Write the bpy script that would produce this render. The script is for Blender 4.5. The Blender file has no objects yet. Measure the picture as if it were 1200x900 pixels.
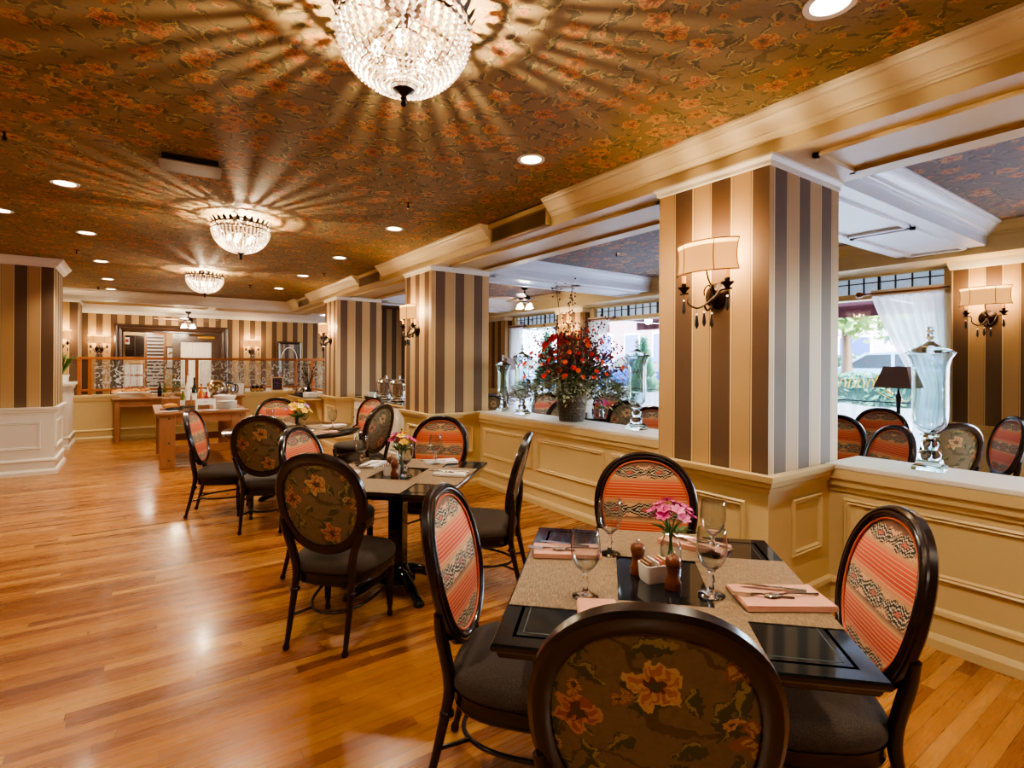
import bpy, math, random
from mathutils import Matrix, Vector
from math import sin, cos, pi, radians as R
random.seed(7)
S = bpy.context.scene
COL = S.collection
# ------------------------------------------------------------------ mesh builder
class MB:
    def __init__(self): self.v=[]; self.f=[]
    def add(self, vs, fs, M=None):
        b=len(self.v)
        if M is None: self.v+= [tuple(p) for p in vs]
        elif callable(M): self.v+=[tuple(M(Vector(p))) for p in vs]
        else: self.v+=[tuple(M@Vector(p)) for p in vs]
        self.f+=[tuple(i+b for i in q) for q in fs]
        return self
    def box(self,x0,x1,y0,y1,z0,z1,M=None):
        return self.add([(x0,y0,z0),(x1,y0,z0),(x1,y1,z0),(x0,y1,z0),(x0,y0,z1),(x1,y0,z1),(x1,y1,z1),(x0,y1,z1)],
            [(3,2,1,0),(4,5,6,7),(0,1,5,4),(1,2,6,5),(2,3,7,6),(3,0,4,7)],M)
    def loft(self,rings,M=None,c0=True,c1=True,closed=True):
        n=len(rings[0]); vs=[p for r in rings for p in r]; fs=[]
        for i in range(len(rings)-1):
            for j in range(n if closed else n-1):
                k=(j+1)%n; fs.append((i*n+j,i*n+k,(i+1)*n+k,(i+1)*n+j))
        if c0: fs.append(tuple(range(n-1,-1,-1)))
        if c1: fs.append(tuple((len(rings)-1)*n+j for j in range(n)))
        return self.add(vs,fs,M)
    def lathe(self,prof,n=20,M=None,c0=True,c1=True,at=(0,0,0)):
        x,y,z=at
        return self.loft([[(x+r*cos(2*pi*j/n),y+r*sin(2*pi*j/n),z+h) for j in range(n)] for r,h in prof],M,c0,c1)
    def tube(self,pts,r,n=8,M=None,closed=False,cap=True,sq=None):
        pts=[Vector(p) for p in pts]; N=len(pts); rings=[]; prev=None
        for i,p in enumerate(pts):
            a=pts[(i-1)%N] if (i>0 or closed) else p; b=pts[(i+1)%N] if (i<N-1 or closed) else p
            t=(b-a).normalized()
            if prev is None:
                up=Vector((0,0,1)) if abs(t.z)<.9 else Vector((0,1,0))
                x=t.cross(up).normalized()
            else: x=(prev-t*prev.dot(t)).normalized()
            y=t.cross(x); prev=x
            rr=r[i] if isinstance(r,(list,tuple)) else r
            rings.append([p+x*rr*cos(2*pi*j/n)+y*rr*sin(2*pi*j/n) for j in range(n)])
        if closed: return self.loft(rings+[rings[0]],M,False,False)
        return self.loft(rings,M,cap,cap)
    def mold(self,path,prof,closed=False,M=None):
        # profile (offset to the right of travel, height) swept along a flat path with mitred corners
        P=[Vector((p[0],p[1])) for p in path]; N=len(P); rings=[]
        for i in range(N):
            def nrm(a,b):
                d=(b-a).normalized(); return Vector((d.y,-d.x))
            if closed or 0<i<N-1:
                n1=nrm(P[i-1],P[i]); n2=nrm(P[i],P[(i+1)%N]); m=(n1+n2); m=m/max(.2,(m.length_squared/2))
            elif i==0: m=nrm(P[0],P[1])
            else: m=nrm(P[-2],P[-1])
            rings.append([(P[i].x+m.x*o,P[i].y+m.y*o,h) for o,h in prof])
        if closed: return self.loft(rings+[rings[0]],M,False,False)
        return self.loft(rings,M,True,True)
    def sphere(self,c,r,n=10,M=None,sc=(1,1,1)):
        h=n//2; rings=[]
        for i in range(h+1):
            a=-pi/2+pi*i/h; rr=max(1e-4,cos(a))
            rings.append([(c[0]+r*sc[0]*rr*cos(2*pi*j/n),c[1]+r*sc[1]*rr*sin(2*pi*j/n),c[2]+r*sc[2]*sin(a)) for j in range(n)])
        return self.loft(rings,M)
    def build(self,name,mat,parent=None,smooth=35,bevel=0,seg=2):
        me=bpy.data.meshes.new(name); me.from_pydata(self.v,[],self.f); me.validate()
        import bmesh
        bm=bmesh.new(); bm.from_mesh(me); bmesh.ops.recalc_face_normals(bm,faces=bm.faces); bm.to_mesh(me); bm.free()
        if smooth:
            me.polygons.foreach_set('use_smooth',[True]*len(me.polygons)); me.set_sharp_from_angle(angle=R(smooth))
        me.materials.append(mat)
        o=bpy.data.objects.new(name,me); COL.objects.link(o)
        if parent is not None: o.parent=parent
        if bevel:
            b=o.modifiers.new('bevel','BEVEL'); b.width=bevel; b.segments=seg; b.limit_method='ANGLE'; b.angle_limit=R(40)
        return o
def B(*a,**k): return MB().box(*a,**k)
def tag(o,label=None,cat=None,group=None,kind=None):
    if label: o['label']=label
    if cat: o['category']=cat
    if group: o['group']=group
    if kind: o['kind']=kind
    return o
def thing(name,label,cat,loc=(0,0,0),rz=0,group=None):
    o=bpy.data.objects.new(name,None); COL.objects.link(o); o.empty_display_size=.1
    o.location=loc; o.rotation_euler=(0,0,R(rz)); return tag(o,label,cat,group)
def struct(o): o['kind']='structure'; return o
KIDS={}
def kids(o): return [c for c in bpy.data.objects if c.parent==o]
def tree(o): return (o,[tree(c) for c in kids(o)])
def dup_tree(t,parent=None):
    c=t[0].copy(); COL.objects.link(c); c.parent=parent
    for k in t[1]: dup_tree(k,c)
    return c
def dup(t,loc,rz=0,label=None,group=None,sc=None):
    c=dup_tree(t); c.location=loc; c.rotation_euler=(0,0,R(rz))
    if label: c['label']=label
    if group: c['group']=group
    if sc: c.scale=(sc,)*3
    return c
def T(x=0,y=0,z=0): return Matrix.Translation((x,y,z))
def RZ(a): return Matrix.Rotation(R(a),4,'Z')
def RX(a): return Matrix.Rotation(R(a),4,'X')
def RY(a): return Matrix.Rotation(R(a),4,'Y')
def basis(o,x,y,z): # columns
    m=Matrix.Identity(4)
    for i,c in enumerate((x,y,z,o)):
        for j in range(3): m[j][i]=c[j]
    return m
# ------------------------------------------------------------------ node helper
class NT:
    def __init__(self,name):
        self.m=bpy.data.materials.new(name); self.m.use_nodes=True; self.t=self.m.node_tree; self.t.nodes.clear()
        self.out=self.n('ShaderNodeOutputMaterial'); self.p=self.n('ShaderNodeBsdfPrincipled'); self.l(self.p.outputs[0],self.out.inputs[0])
    def n(self,ty,**k):
        x=self.t.nodes.new(ty)
        for a,b in k.items(): setattr(x,a,b)
        return x
    def l(self,a,b): self.t.links.new(a,b)
    def put(self,sock,v):
        if isinstance(v,bpy.types.NodeSocket): self.l(v,sock)
        elif v is not None:
            if isinstance(v,(tuple,list)) and len(v)==3 and sock.type=='RGBA': v=(*v,1)
            sock.default_value=v
    def M(self,op,a,b=None,c=None,clamp=False):
        x=self.n('ShaderNodeMath',operation=op,use_clamp=clamp)
        for i,v in enumerate((a,b,c)):
            if v is not None: self.put(x.inputs[i],v)
        return x.outputs[0]
    def VM(self,op,a,b=None):
        x=self.n('ShaderNodeVectorMath',operation=op); self.put(x.inputs[0],a)
        if b is not None: self.put(x.inputs[1],b)
        return x.outputs[1] if op in('LENGTH','DOT_PRODUCT','DISTANCE') else x.outputs[0]
    def mix(self,f,a,b,mode='MIX'):
        x=self.n('ShaderNodeMix',data_type='RGBA',blend_type=mode); self.put(x.inputs[0],f); self.put(x.inputs[6],a); self.put(x.inputs[7],b); return x.outputs[2]
    def ramp(self,f,stops,interp='LINEAR'):
        x=self.n('ShaderNodeValToRGB'); cr=x.color_ramp; cr.interpolation=interp
        while len(cr.elements)<len(stops): cr.elements.new(.5)
        for e,(p,c) in zip(cr.elements,stops): e.position=p; e.color=(*c,1)
        self.put(x.inputs[0],f); return x.outputs[0]
    def obj(self): return self.n('ShaderNodeTexCoord').outputs['Object']
    def xyz(self,v):
        s=self.n('ShaderNodeSeparateXYZ'); self.put(s.inputs[0],v); return s.outputs
    def vec(self,x=0.,y=0.,z=0.):
        c=self.n('ShaderNodeCombineXYZ')
        for i,v in enumerate((x,y,z)): self.put(c.inputs[i],v)
        return c.outputs[0]
    def noise(self,v,scale,detail=3.,rough=.5,dist=0.,dim='3D'):
        x=self.n('ShaderNodeTexNoise',noise_dimensions=dim); self.put(x.inputs['Vector'],v); self.put(x.inputs['Scale'],scale)
        x.inputs['Detail'].default_value=detail; x.inputs['Roughness'].default_value=rough; x.inputs['Distortion'].default_value=dist; return x.outputs[0]
    def wn(self,v,dim='2D'):
        x=self.n('ShaderNodeTexWhiteNoise',noise_dimensions=dim); self.put(x.inputs['Vector'],v); return x.outputs
    def set(self,**k):
        mp=dict(color='Base Color',rough='Roughness',metal='Metallic',normal='Normal',emit='Emission Color',estr='Emission Strength',coat='Coat Weight',crough='Coat Roughness',trans='Transmission Weight',ior='IOR',alpha='Alpha',spec='Specular IOR Level',sheen='Sheen Weight')
        for a,b in k.items(): self.put(self.p.inputs[mp[a]],b)
        return self.m
    def bump(self,h,st=.3,dist=.01):
        x=self.n('ShaderNodeBump'); self.put(x.inputs['Height'],h); x.inputs['Strength'].default_value=st; x.inputs['Distance'].default_value=dist; return x.outputs[0]
MATS={}
def mat(name,color=(.5,.5,.5),rough=.5,var=.0,vs=20,bump=0,**k):
    if name in MATS: return MATS[name]
    n=NT(name); co=n.obj(); c=color
    if var:
        f=n.noise(co,vs,4.); c=n.mix(f,tuple(x*(1-var) for x in color),tuple(min(1,x*(1+var)) for x in color))
    kw=dict(color=c,rough=rough,**k)
    if bump: kw['normal']=n.bump(n.noise(co,vs*3,3.),bump,.004)
    MATS[name]=n.set(**kw); return MATS[name]
def srgb(r,g,b):
    f=lambda c:(c/255/12.92 if c<=10.3 else ((c/255+.055)/1.055)**2.4)
    return (f(r),f(g),f(b))
# ------------------------------------------------------------------ materials
def floral(name,axes,scale,base,stops,leafc,bright=1.,weave=True,mute=0.):
    n=NT(name); co=n.obj(); s=n.xyz(co); a,b=s['XYZ'.index(axes[0])],s['XYZ'.index(axes[1])]
    p=n.vec(a,b,0.)
    wx=n.noise(p,scale*5.,3.); wy=n.noise(n.VM('ADD',p,(7.3,1.9,0.)),scale*5.,3.)
    p=n.VM('ADD',p,n.vec(n.M('MULTIPLY',n.M('SUBTRACT',wx,.5),.34/scale),n.M('MULTIPLY',n.M('SUBTRACT',wy,.5),.34/scale),0.))
    wob=n.noise(p,scale*2.2,2.); 
    col=n.mix(n.noise(p,scale*1.5,3.),tuple(c*.85 for c in base),tuple(c*1.15 for c in base))
    def cells(sc,off,rnd=.75):
        v=n.n('ShaderNodeTexVoronoi',voronoi_dimensions='2D',feature='F1'); q=n.VM('ADD',n.VM('SCALE',p),(off,off*.7,0.))
        sn=q.node.inputs[0].links[0].from_node; sn.inputs['Scale'].default_value=sc
        n.put(v.inputs['Vector'],q); v.inputs['Scale'].default_value=1.; v.inputs['Randomness'].default_value=rnd
        d=n.VM('SUBTRACT',q,v.outputs['Position']); dx=n.xyz(d); r=n.VM('LENGTH',d)
        rn=n.xyz(v.outputs['Color'])
        th=n.M('ADD',n.M('ARCTAN2',dx[1],dx[0]),n.M('MULTIPLY',rn[0],6.28))
        return d,dx,r,rn,th
    # stems
    st=n.noise(p,scale*.55,1.,.4,.6); st=n.M('ABSOLUTE',n.M('SUBTRACT',st,.5)); sm=n.M('LESS_THAN',st,.009)
    col=n.mix(sm,col,tuple(c*.45 for c in base))
    # leaves
    for k,(sc,off) in enumerate(((1.35,3.3),(1.8,11.7))):
        d,dx,r,rn,th=cells(scale*sc,off)
        ang=n.M('MULTIPLY',rn[1],6.28); ca=n.M('COSINE',ang); sa=n.M('SINE',ang)
        lx=n.M('ADD',n.M('MULTIPLY',dx[0],ca),n.M('MULTIPLY',dx[1],sa)); ly=n.M('SUBTRACT',n.M('MULTIPLY',dx[1],ca),n.M('MULTIPLY',dx[0],sa))
        ly=n.M('ADD',ly,n.M('MULTIPLY',n.M('MULTIPLY',lx,lx),.7))
        lobe=n.M('MULTIPLY',n.M('ABSOLUTE',n.M('SINE',n.M('MULTIPLY',lx,17.))),.45)
        wid=n.M('MULTIPLY',n.M('SUBTRACT',.19,n.M('MULTIPLY',n.M('MULTIPLY',lx,lx),1.2)),n.M('ADD',.65,lobe))
        al=n.M('ABSOLUTE',ly); m=n.M('LESS_THAN',al,wid)
        half=n.M('GREATER_THAN',n.M('ADD',ly,n.M('MULTIPLY',n.M('SUBTRACT',wob,.5),.3)),.015)
        lc=n.mix(half,leafc[0],leafc[1])
        lc=n.mix(n.M('GREATER_THAN',al,n.M('MULTIPLY',wid,.72)),lc,leafc[2])
        keep=n.M('GREATER_THAN',rn[2],.25)
        col=n.mix(n.M('MULTIPLY',m,keep),col,lc)
    # flowers
    for k,(sc,off,R0,pet,thr) in enumerate(((1.,0.,.34,2.5,.42),(1.7,7.1,.2,3.5,.55))):
        d,dx,r,rn,th=cells(scale*sc,off,.7)
        r=n.M('ADD',r,n.M('MULTIPLY',n.M('SUBTRACT',wob,.5),.14))
        pr=n.M('ADD',R0*.62,n.M('MULTIPLY',n.M('ABSOLUTE',n.M('SINE',n.M('MULTIPLY',th,pet))),R0*.38))
        q=n.M('DIVIDE',r,pr); m=n.M('MULTIPLY',n.M('LESS_THAN',q,1.),n.M('GREATER_THAN',rn[2],thr))
        fc=n.ramp(rn[1],stops[0],'CONSTANT'); fc2=n.ramp(rn[1],stops[1],'CONSTANT')
        petl=n.M('GREATER_THAN',n.M('SINE',n.M('MULTIPLY',th,pet*4.)),.35)
        c2=n.mix(n.M('MULTIPLY',petl,n.M('LESS_THAN',q,.8)),fc,fc2)
        c2=n.mix(n.M('GREATER_THAN',q,.82),c2,fc2)
        c2=n.mix(n.M('LESS_THAN',q,.36),c2,stops[2]); c2=n.mix(n.M('LESS_THAN',q,.2),c2,leafc[0])
        col=n.mix(m,col,c2)
    if weave:
        f=n.noise(co,260.,2.); col=n.mix(.35,col,n.mix(f,(.25,.25,.25),(1.,1.,1.)),'OVERLAY')
    col=n.mix(.55,col,n.mix(n.noise(p,scale*9.,4.),(.22,)*3,(.78,)*3),'OVERLAY')
    col=n.mix(mute,col,base)
    if bright!=1.: col=n.mix(1.,col,(bright,)*3,'MULTIPLY')
    MATS[name]=n.set(color=col,rough=.75,spec=.25); return MATS[name]
fl_stops=([(0,srgb(172,90,64)),(.3,srgb(156,82,62)),(.5,srgb(192,146,84)),(.8,srgb(178,108,80))],[(0,srgb(226,160,90)),(.3,srgb(220,140,86)),(.55,srgb(168,88,50)),(.8,srgb(228,172,108))],srgb(150,66,40))
M_CEIL=floral('ceiling_floral_paper','XY',5.8,srgb(136,116,82),fl_stops,(srgb(62,70,54),srgb(192,168,106),srgb(62,72,60)),mute=.44)
M_CEIL2=floral('alcove_floral_paper','XY',5.0,srgb(112,98,92),fl_stops,(srgb(60,72,66),srgb(150,138,110),srgb(68,74,70)),mute=.45)
M_BACKFAB=floral('chair_back_floral','XZ',5.6,srgb(122,106,82),([(0,srgb(196,128,92)),(.5,srgb(206,166,110)),(.8,srgb(176,98,78))],[(0,srgb(228,190,140)),(.5,srgb(150,92,66)),(.8,srgb(214,160,126))],srgb(92,46,44)),(srgb(44,70,52),srgb(160,150,98),srgb(40,62,50)),mute=.4)
def wallpaper():
    n=NT('striped_wallpaper'); co=n.obj(); s=n.xyz(co)
    g=n.n('ShaderNodeNewGeometry'); nn=n.xyz(g.outputs['Normal']); isx=n.M('GREATER_THAN',n.M('ABSOLUTE',nn[0]),.5)
    u=n.M('ADD',n.M('MULTIPLY',isx,s[1]),n.M('MULTIPLY',n.M('SUBTRACT',1.,isx),s[0]))
    per=.262; u=n.M('ADD',n.M('DIVIDE',u,per),40.05); f=n.M('FRACT',u)
    dark=srgb(97,74,57); light=srgb(177,144,102); pin=srgb(206,178,130); edge=srgb(112,88,66)
    c=n.ramp(f,[(0,dark),(.47,pin),(.50,edge),(.515,light),(.93,edge),(.945,pin),(.985,dark)],'CONSTANT')
    silk=n.noise(n.VM('MULTIPLY',co,(60.,60.,900.)),1.,2.); c=n.mix(.25,c,n.mix(silk,(.35,.35,.35),(.8,.8,.8)),'OVERLAY')
    rg=n.ramp(f,[(0,(.62,)*3),(.47,(.52,)*3)],'CONSTANT')
    MATS['striped_wallpaper']=n.set(color=c,rough=rg,spec=.25); return n.m
M_PAPER=wallpaper()
def woodfloor():
    n=NT('oak_strip_floor'); co=n.obj(); s=n.xyz(co); w=.06; L=1.05
    row=n.M('FLOOR',n.M('DIVIDE',s[1],w)); fy=n.M('FRACT',n.M('DIVIDE',s[1],w))
    off=n.wn(n.vec(row,3.7,0.))[0]; xx=n.M('ADD',n.M('DIVIDE',s[0],L),n.M('MULTIPLY',off,7.3)); pid=n.M('FLOOR',xx); fx=n.M('FRACT',xx)
    rnd=n.wn(n.vec(row,pid,0.))[0]
    base=n.ramp(rnd,[(0,srgb(142,84,38)),(.25,srgb(190,128,64)),(.5,srgb(208,150,82)),(.7,srgb(160,98,48)),(.85,srgb(196,136,70)),(1,srgb(230,178,104))])
    base=n.mix(1.,base,(.68,.61,.53),'MULTIPLY')
    gv=n.vec(n.M('ADD',n.M('MULTIPLY',s[0],5.),n.M('MULTIPLY',rnd,90.)),n.M('MULTIPLY',s[1],75.),n.M('MULTIPLY',rnd,30.))
    gr=n.noise(gv,1.,5.,.6,.7); g2=n.noise(n.vec(n.M('MULTIPLY',s[0],14.),n.M('MULTIPLY',s[1],260.),0.),1.,3.)
    col=n.mix(n.M('MULTIPLY',n.M('SUBTRACT',gr,.42),1.6,clamp=True),base,n.mix(1.,base,(.62,.5,.4),'MULTIPLY'))
    col=n.mix(n.M('MULTIPLY',g2,.25),col,n.mix(1.,col,(.6,.5,.42),'MULTIPLY'))
    col=n.mix(.35,col,n.mix(n.noise(co,.6,2.),(.35,.35,.35),(.7,.7,.7)),'OVERLAY')
    seam=n.M('MAXIMUM',n.M('LESS_THAN',fy,.04),n.M('LESS_THAN',fx,.0022)); col=n.mix(n.M('MULTIPLY',seam,.9),col,srgb(70,38,16))
    rg=n.M('ADD',.2,n.M('MULTIPLY',gr,.16))
    h=n.M('ADD',n.M('SUBTRACT',1.,seam),n.M('MULTIPLY',g2,.18))
    MATS['oak']=n.set(color=col,rough=rg,normal=n.bump(h,.12,.002),coat=.25,crough=.11); return n.m
M_FLOOR=woodfloor()
M_CREAM=mat('cream_paint',srgb(208,184,134),.42,.03,8)
M_CROWN=mat('crown_cream_paint',srgb(228,212,178),.35,.02,8)
M_WHITE=mat('warm_white_paint',srgb(226,220,208),.4,.02,6)
M_WBLUE=mat('soffit_paint',srgb(214,216,222),.32,.03,5)
def darkwood(name,c1,c2,rough=.28):
    n=NT(name); co=n.obj(); g=n.noise(n.VM('MULTIPLY',co,(30.,30.,6.)),1.,4.,.6,.5); MATS[name]=n.set(color=n.mix(g,c1,c2),rough=rough,coat=.3,crough=.15); return n.m
M_ESP=darkwood('espresso_wood',srgb(20,11,9),srgb(44,24,18),.24)
M_DOORW=darkwood('dark_door_wood',srgb(52,34,26),srgb(78,52,38),.4)
M_PINE=darkwood('pine_wood',srgb(122,78,48),srgb(168,116,78),.5)
M_RAIL=darkwood('rail_wood',srgb(140,78,38),srgb(176,104,56),.4)
M_WAL=darkwood('walnut_wood',srgb(92,46,22),srgb(132,70,34),.3)
def stripes():
    n=NT('ikat_stripe_fabric'); co=n.obj(); s=n.xyz(co)
    wv=n.noise(n.VM('MULTIPLY',co,(5.,5.,1.)),1.,1.)
    z=n.M('ADD',s[2],n.M('MULTIPLY',n.M('SUBTRACT',wv,.5),.012)); t=n.M('DIVIDE',n.M('ADD',z,.215),.43)   # 0 bottom .. 1 top
    coral=srgb(204,88,62); red=srgb(184,62,42); tan=srgb(196,146,100); rose=srgb(206,112,84); brn=srgb(150,92,66); grey=srgb(120,86,72)
    base=n.ramp(t,[(0,grey),(.05,tan),(.12,rose),(.16,red),(.33,coral),(.36,tan),(.40,grey),(.545,grey),(.58,tan),(.62,rose),(.65,red),(.8,coral),(.83,rose),(.86,tan),(.90,grey),(1,grey)])
    ln=n.M('LESS_THAN',n.M('FRACT',n.M('MULTIPLY',t,31.)),.2)
    inb=n.M('ADD',n.M('MULTIPLY',n.M('GREATER_THAN',t,.13),n.M('LESS_THAN',t,.36)),n.M('MULTIPLY',n.M('GREATER_THAN',t,.61),n.M('LESS_THAN',t,.84)))
    base=n.mix(n.M('MULTIPLY',n.M('MULTIPLY',ln,inb),.8),base,srgb(226,176,128))
    def ikat(col,cz,hz,fr,ph):
        ux=n.M('SNAP',n.M('ADD',s[0],.0),.004); jit=n.M('MULTIPLY',n.M('SUBTRACT',n.wn(n.vec(ux,cz,0.))[0],.5),.012)
        uz=n.M('DIVIDE',n.M('SUBTRACT',n.M('ADD',z,jit),cz),hz); az=n.M('ABSOLUTE',uz)
        tri=n.M('ABSOLUTE',n.M('SUBTRACT',n.M('FRACT',n.M('ADD',n.M('MULTIPLY',ux,fr),ph)),.5))
        dd=n.M('ADD',az,n.M('MULTIPLY',tri,1.9))
        pat=n.ramp(n.M('DIVIDE',dd,2.),[(0,srgb(188,98,84)),(.15,srgb(46,38,36)),(.24,srgb(212,190,160)),(.32,srgb(40,34,34)),(.47,srgb(206,184,152)),(.54,srgb(52,42,38)),(.66,srgb(206,160,120))],'CONSTANT')
        return n.mix(n.M('LESS_THAN',az,1.),col,pat)
    base=ikat(base,-.005,.034,6.2,.5); base=ikat(base,.19,.03,6.2,0.); base=ikat(base,-.205,.03,6.2,0.)
    w=n.noise(co,420.,2.); base=n.mix(.3,base,n.mix(w,(.3,)*3,(.85,)*3),'OVERLAY')
    MATS['stripe']=n.set(color=base,rough=.8,spec=.2,sheen=.2,normal=n.bump(w,.15,.002)); return n.m
M_STRIPE=stripes()
def tweed():
    n=NT('seat_tweed'); co=n.obj(); w=n.noise(co,330.,3.,.7); l=n.noise(co,9.,3.)
    c=n.ramp(w,[(.3,srgb(28,22,18)),(.5,srgb(62,50,40)),(.7,srgb(112,92,72))]); c=n.mix(n.M('MULTIPLY',l,.6),c,srgb(48,37,30))
    MATS['tweed']=n.set(color=c,rough=.85,sheen=.08,normal=n.bump(w,.4,.004)); return n.m
M_TWEED=tweed()
M_PIPE=mat('coral_piping',srgb(206,104,74),.7,.25,200)
M_BLACK=mat('black_lacquer',(.006,.009,.011),.09,coat=.5,crough=.05)
M_LINE=mat('inlay_line',(.05,.06,.06),.25)
def woven():
    n=NT('woven_placemat'); co=n.obj(); a=n.noise(n.VM('MULTIPLY',co,(30.,400.,1.)),1.,2.); b=n.noise(n.VM('MULTIPLY',co,(400.,40.,1.)),1.,2.)
    f=n.M('ADD',n.M('MULTIPLY',a,.6),n.M('MULTIPLY',b,.4)); c=n.ramp(f,[(.32,srgb(84,66,46)),(.5,srgb(128,104,76)),(.66,srgb(166,142,108))])
    MATS['woven']=n.set(color=c,rough=.55,normal=n.bump(f,.5,.003)); return n.m
M_WOVEN=woven()
M_NAP=mat('pink_napkin',srgb(214,158,134),.85,.06,30,.2)
M_NAPW=mat('white_napkin',srgb(226,220,216),.85,.05,30,.2)
M_STEEL=mat('polished_steel',(.75,.74,.72),.14,metal=1.)
M_BRONZE=mat('oiled_bronze',srgb(44,30,24),.32,.4,30,metal=.7)
M_BRASS=mat('brass',srgb(196,150,70),.25,metal=1.)
M_IRON=mat('black_iron',(.012,.012,.014),.35,.3,40)
M_CER=mat('white_ceramic',srgb(238,236,230),.18)
M_CREAMC=mat('cream_ceramic',srgb(226,206,170),.3)
def glassy(name,tint=(1,1,1),rough=0.,fac=.12,ior=1.45):
    n=NT(name); n.t.nodes.remove(n.p); g=n.n('ShaderNodeBsdfGlass'); g.inputs['Color'].default_value=(*tint,1); g.inputs['Roughness'].default_value=rough; g.inputs['IOR'].default_value=ior
    n.l(g.outputs[0],n.out.inputs[0]); MATS[name]=n.m; return n.m
M_GLASS=glassy('clear_glass')
M_URN=glassy('pale_jar_glass',(.9,.97,.97),.02,ior=1.18)
def thin(name,tint,gl=.08,rough=.02,edge=.45):
    n=NT(name); n.t.nodes.remove(n.p); tr=n.n('ShaderNodeBsdfTransparent'); tr.inputs[0].default_value=(*tint,1); g=n.n('ShaderNodeBsdfGlossy'); g.inputs['Roughness'].default_value=rough
    fc=n.n('ShaderNodeLayerWeight'); fc.inputs[0].default_value=.5; mx=n.n('ShaderNodeMixShader'); n.l(n.M('ADD',gl*.6,n.M('MULTIPLY',n.M('POWER',fc.outputs['Facing'],2.6),.9)),mx.inputs[0]); tr2=n.mix(n.M('POWER',fc.outputs['Facing'],4.),(*tint,1),tuple(q*edge for q in tint)); n.l(tr2,tr.inputs[0]); n.l(tr.outputs[0],mx.inputs[1]); n.l(g.outputs[0],mx.inputs[2])
    n.l(mx.outputs[0],n.out.inputs[0]); MATS[name]=n.m; return n.m
M_PANE=thin('window_pane',(.96,.98,1.))
M_GOB=thin('thin_glass',(.93,.95,.95))
def etched():
    n=NT('etched_panel_glass'); n.t.nodes.remove(n.p); co=n.obj(); s=n.xyz(co)
    v=n.n('ShaderNodeTexVoronoi',voronoi_dimensions='2D'); v.inputs['Scale'].default_value=3.6; n.put(v.inputs['Vector'],n.vec(n.M('MULTIPLY',s[0],1.),s[2],0.))
    d=v.outputs['Distance']; ringz=n.M('LESS_THAN',n.M('FRACT',n.M('ADD',n.M('MULTIPLY',d,2.4),n.M('MULTIPLY',n.noise(co,9.,3.),3.4))),.15)
    tr=n.n('ShaderNodeBsdfTransparent'); tr.inputs[0].default_value=(.9,.9,.9,1); df=n.n('ShaderNodeBsdfPrincipled'); df.inputs['Base Color'].default_value=(.85,.85,.82,1); df.inputs['Roughness'].default_value=.35
    mx=n.n('ShaderNodeMixShader'); n.put(mx.inputs[0],n.M('ADD',.05,n.M('MULTIPLY',ringz,.5))); n.l(tr.outputs[0],mx.inputs[1]); n.l(df.outputs[0],mx.inputs[2]); n.l(mx.outputs[0],n.out.inputs[0]); return n.m
M_ETCH=etched()
def emis(name,c,s,c2=None):
    if name in MATS: return MATS[name]
    n=NT(name); MATS[name]=n.set(color=c2 or c,rough=.4,emit=c,estr=s); return n.m
M_BULB=emis('lit_bulb',(1.,.72,.4),28.)
M_CAN=emis('downlight_lens',(1.,.86,.62),9.)
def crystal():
    n=NT('crystal_beads_painted_glow'); lw=n.n('ShaderNodeLayerWeight'); lw.inputs[0].default_value=.45
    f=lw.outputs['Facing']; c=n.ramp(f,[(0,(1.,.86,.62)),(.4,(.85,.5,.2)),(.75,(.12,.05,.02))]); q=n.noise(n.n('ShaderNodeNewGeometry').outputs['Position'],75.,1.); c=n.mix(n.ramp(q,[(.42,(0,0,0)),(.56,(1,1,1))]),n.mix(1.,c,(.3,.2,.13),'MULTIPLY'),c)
    MATS['crystal']=n.set(color=(.45,.4,.36),rough=.06,emit=c,estr=1.7,spec=1.); return n.m  # bulb glow and dark gaps are painted into the bead emission colour
M_CRYS_GLOW=crystal()
def fabric_shade(name,c,e):
    n=NT(name); co=n.obj(); w=n.noise(n.VM('MULTIPLY',co,(300.,300.,60.)),1.,2.); n.set(color=n.mix(w,tuple(x*.9 for x in c),c),rough=.8,emit=n.mix(w,(1.,.66,.26),(1.,.72,.32)),estr=e)
    tl=n.n('ShaderNodeBsdfTranslucent'); tl.inputs[0].default_value=(1.,.7,.32,1); mx=n.n('ShaderNodeMixShader'); mx.inputs[0].default_value=.32; n.l(n.p.outputs[0],mx.inputs[1]); n.l(tl.outputs[0],mx.inputs[2]); n.l(mx.outputs[0],n.out.inputs[0]); MATS[name]=n.m; return n.m
M_SHADE=fabric_shade('sconce_shade_silk',srgb(204,148,78),.16)
M_SHLIN=emis('shade_lining',(1.,.84,.56),1.1)
M_SHDRK=mat('brown_lamp_shade',srgb(112,90,86),.8,.1,60)
def sheer():
    n=NT('sheer_curtain'); n.t.nodes.remove(n.p); tl=n.n('ShaderNodeBsdfTranslucent'); tl.inputs[0].default_value=(.9,.92,.96,1); d=n.n('ShaderNodeBsdfDiffuse'); d.inputs[0].default_value=(.9,.9,.92,1); tr=n.n('ShaderNodeBsdfTransparent')
    m1=n.n('ShaderNodeMixShader'); m1.inputs[0].default_value=.5; n.l(tl.outputs[0],m1.inputs[1]); n.l(d.outputs[0],m1.inputs[2]); m2=n.n('ShaderNodeMixShader'); m2.inputs[0].default_value=.25; n.l(m1.outputs[0],m2.inputs[1]); n.l(tr.outputs[0],m2.inputs[2]); n.l(m2.outputs[0],n.out.inputs[0]); return n.m
M_SHEER=sheer()
def leafmat(name,c1,c2,scale=40,transl=True):
    n=NT(name); co=n.obj(); f=n.noise(co,scale,2.); MATS[name]=n.set(color=n.mix(f,c1,c2),rough=.5,spec=.3); return n.m
M_LEAF=leafmat('green_leaf',srgb(40,84,34),srgb(96,140,60))
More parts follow.
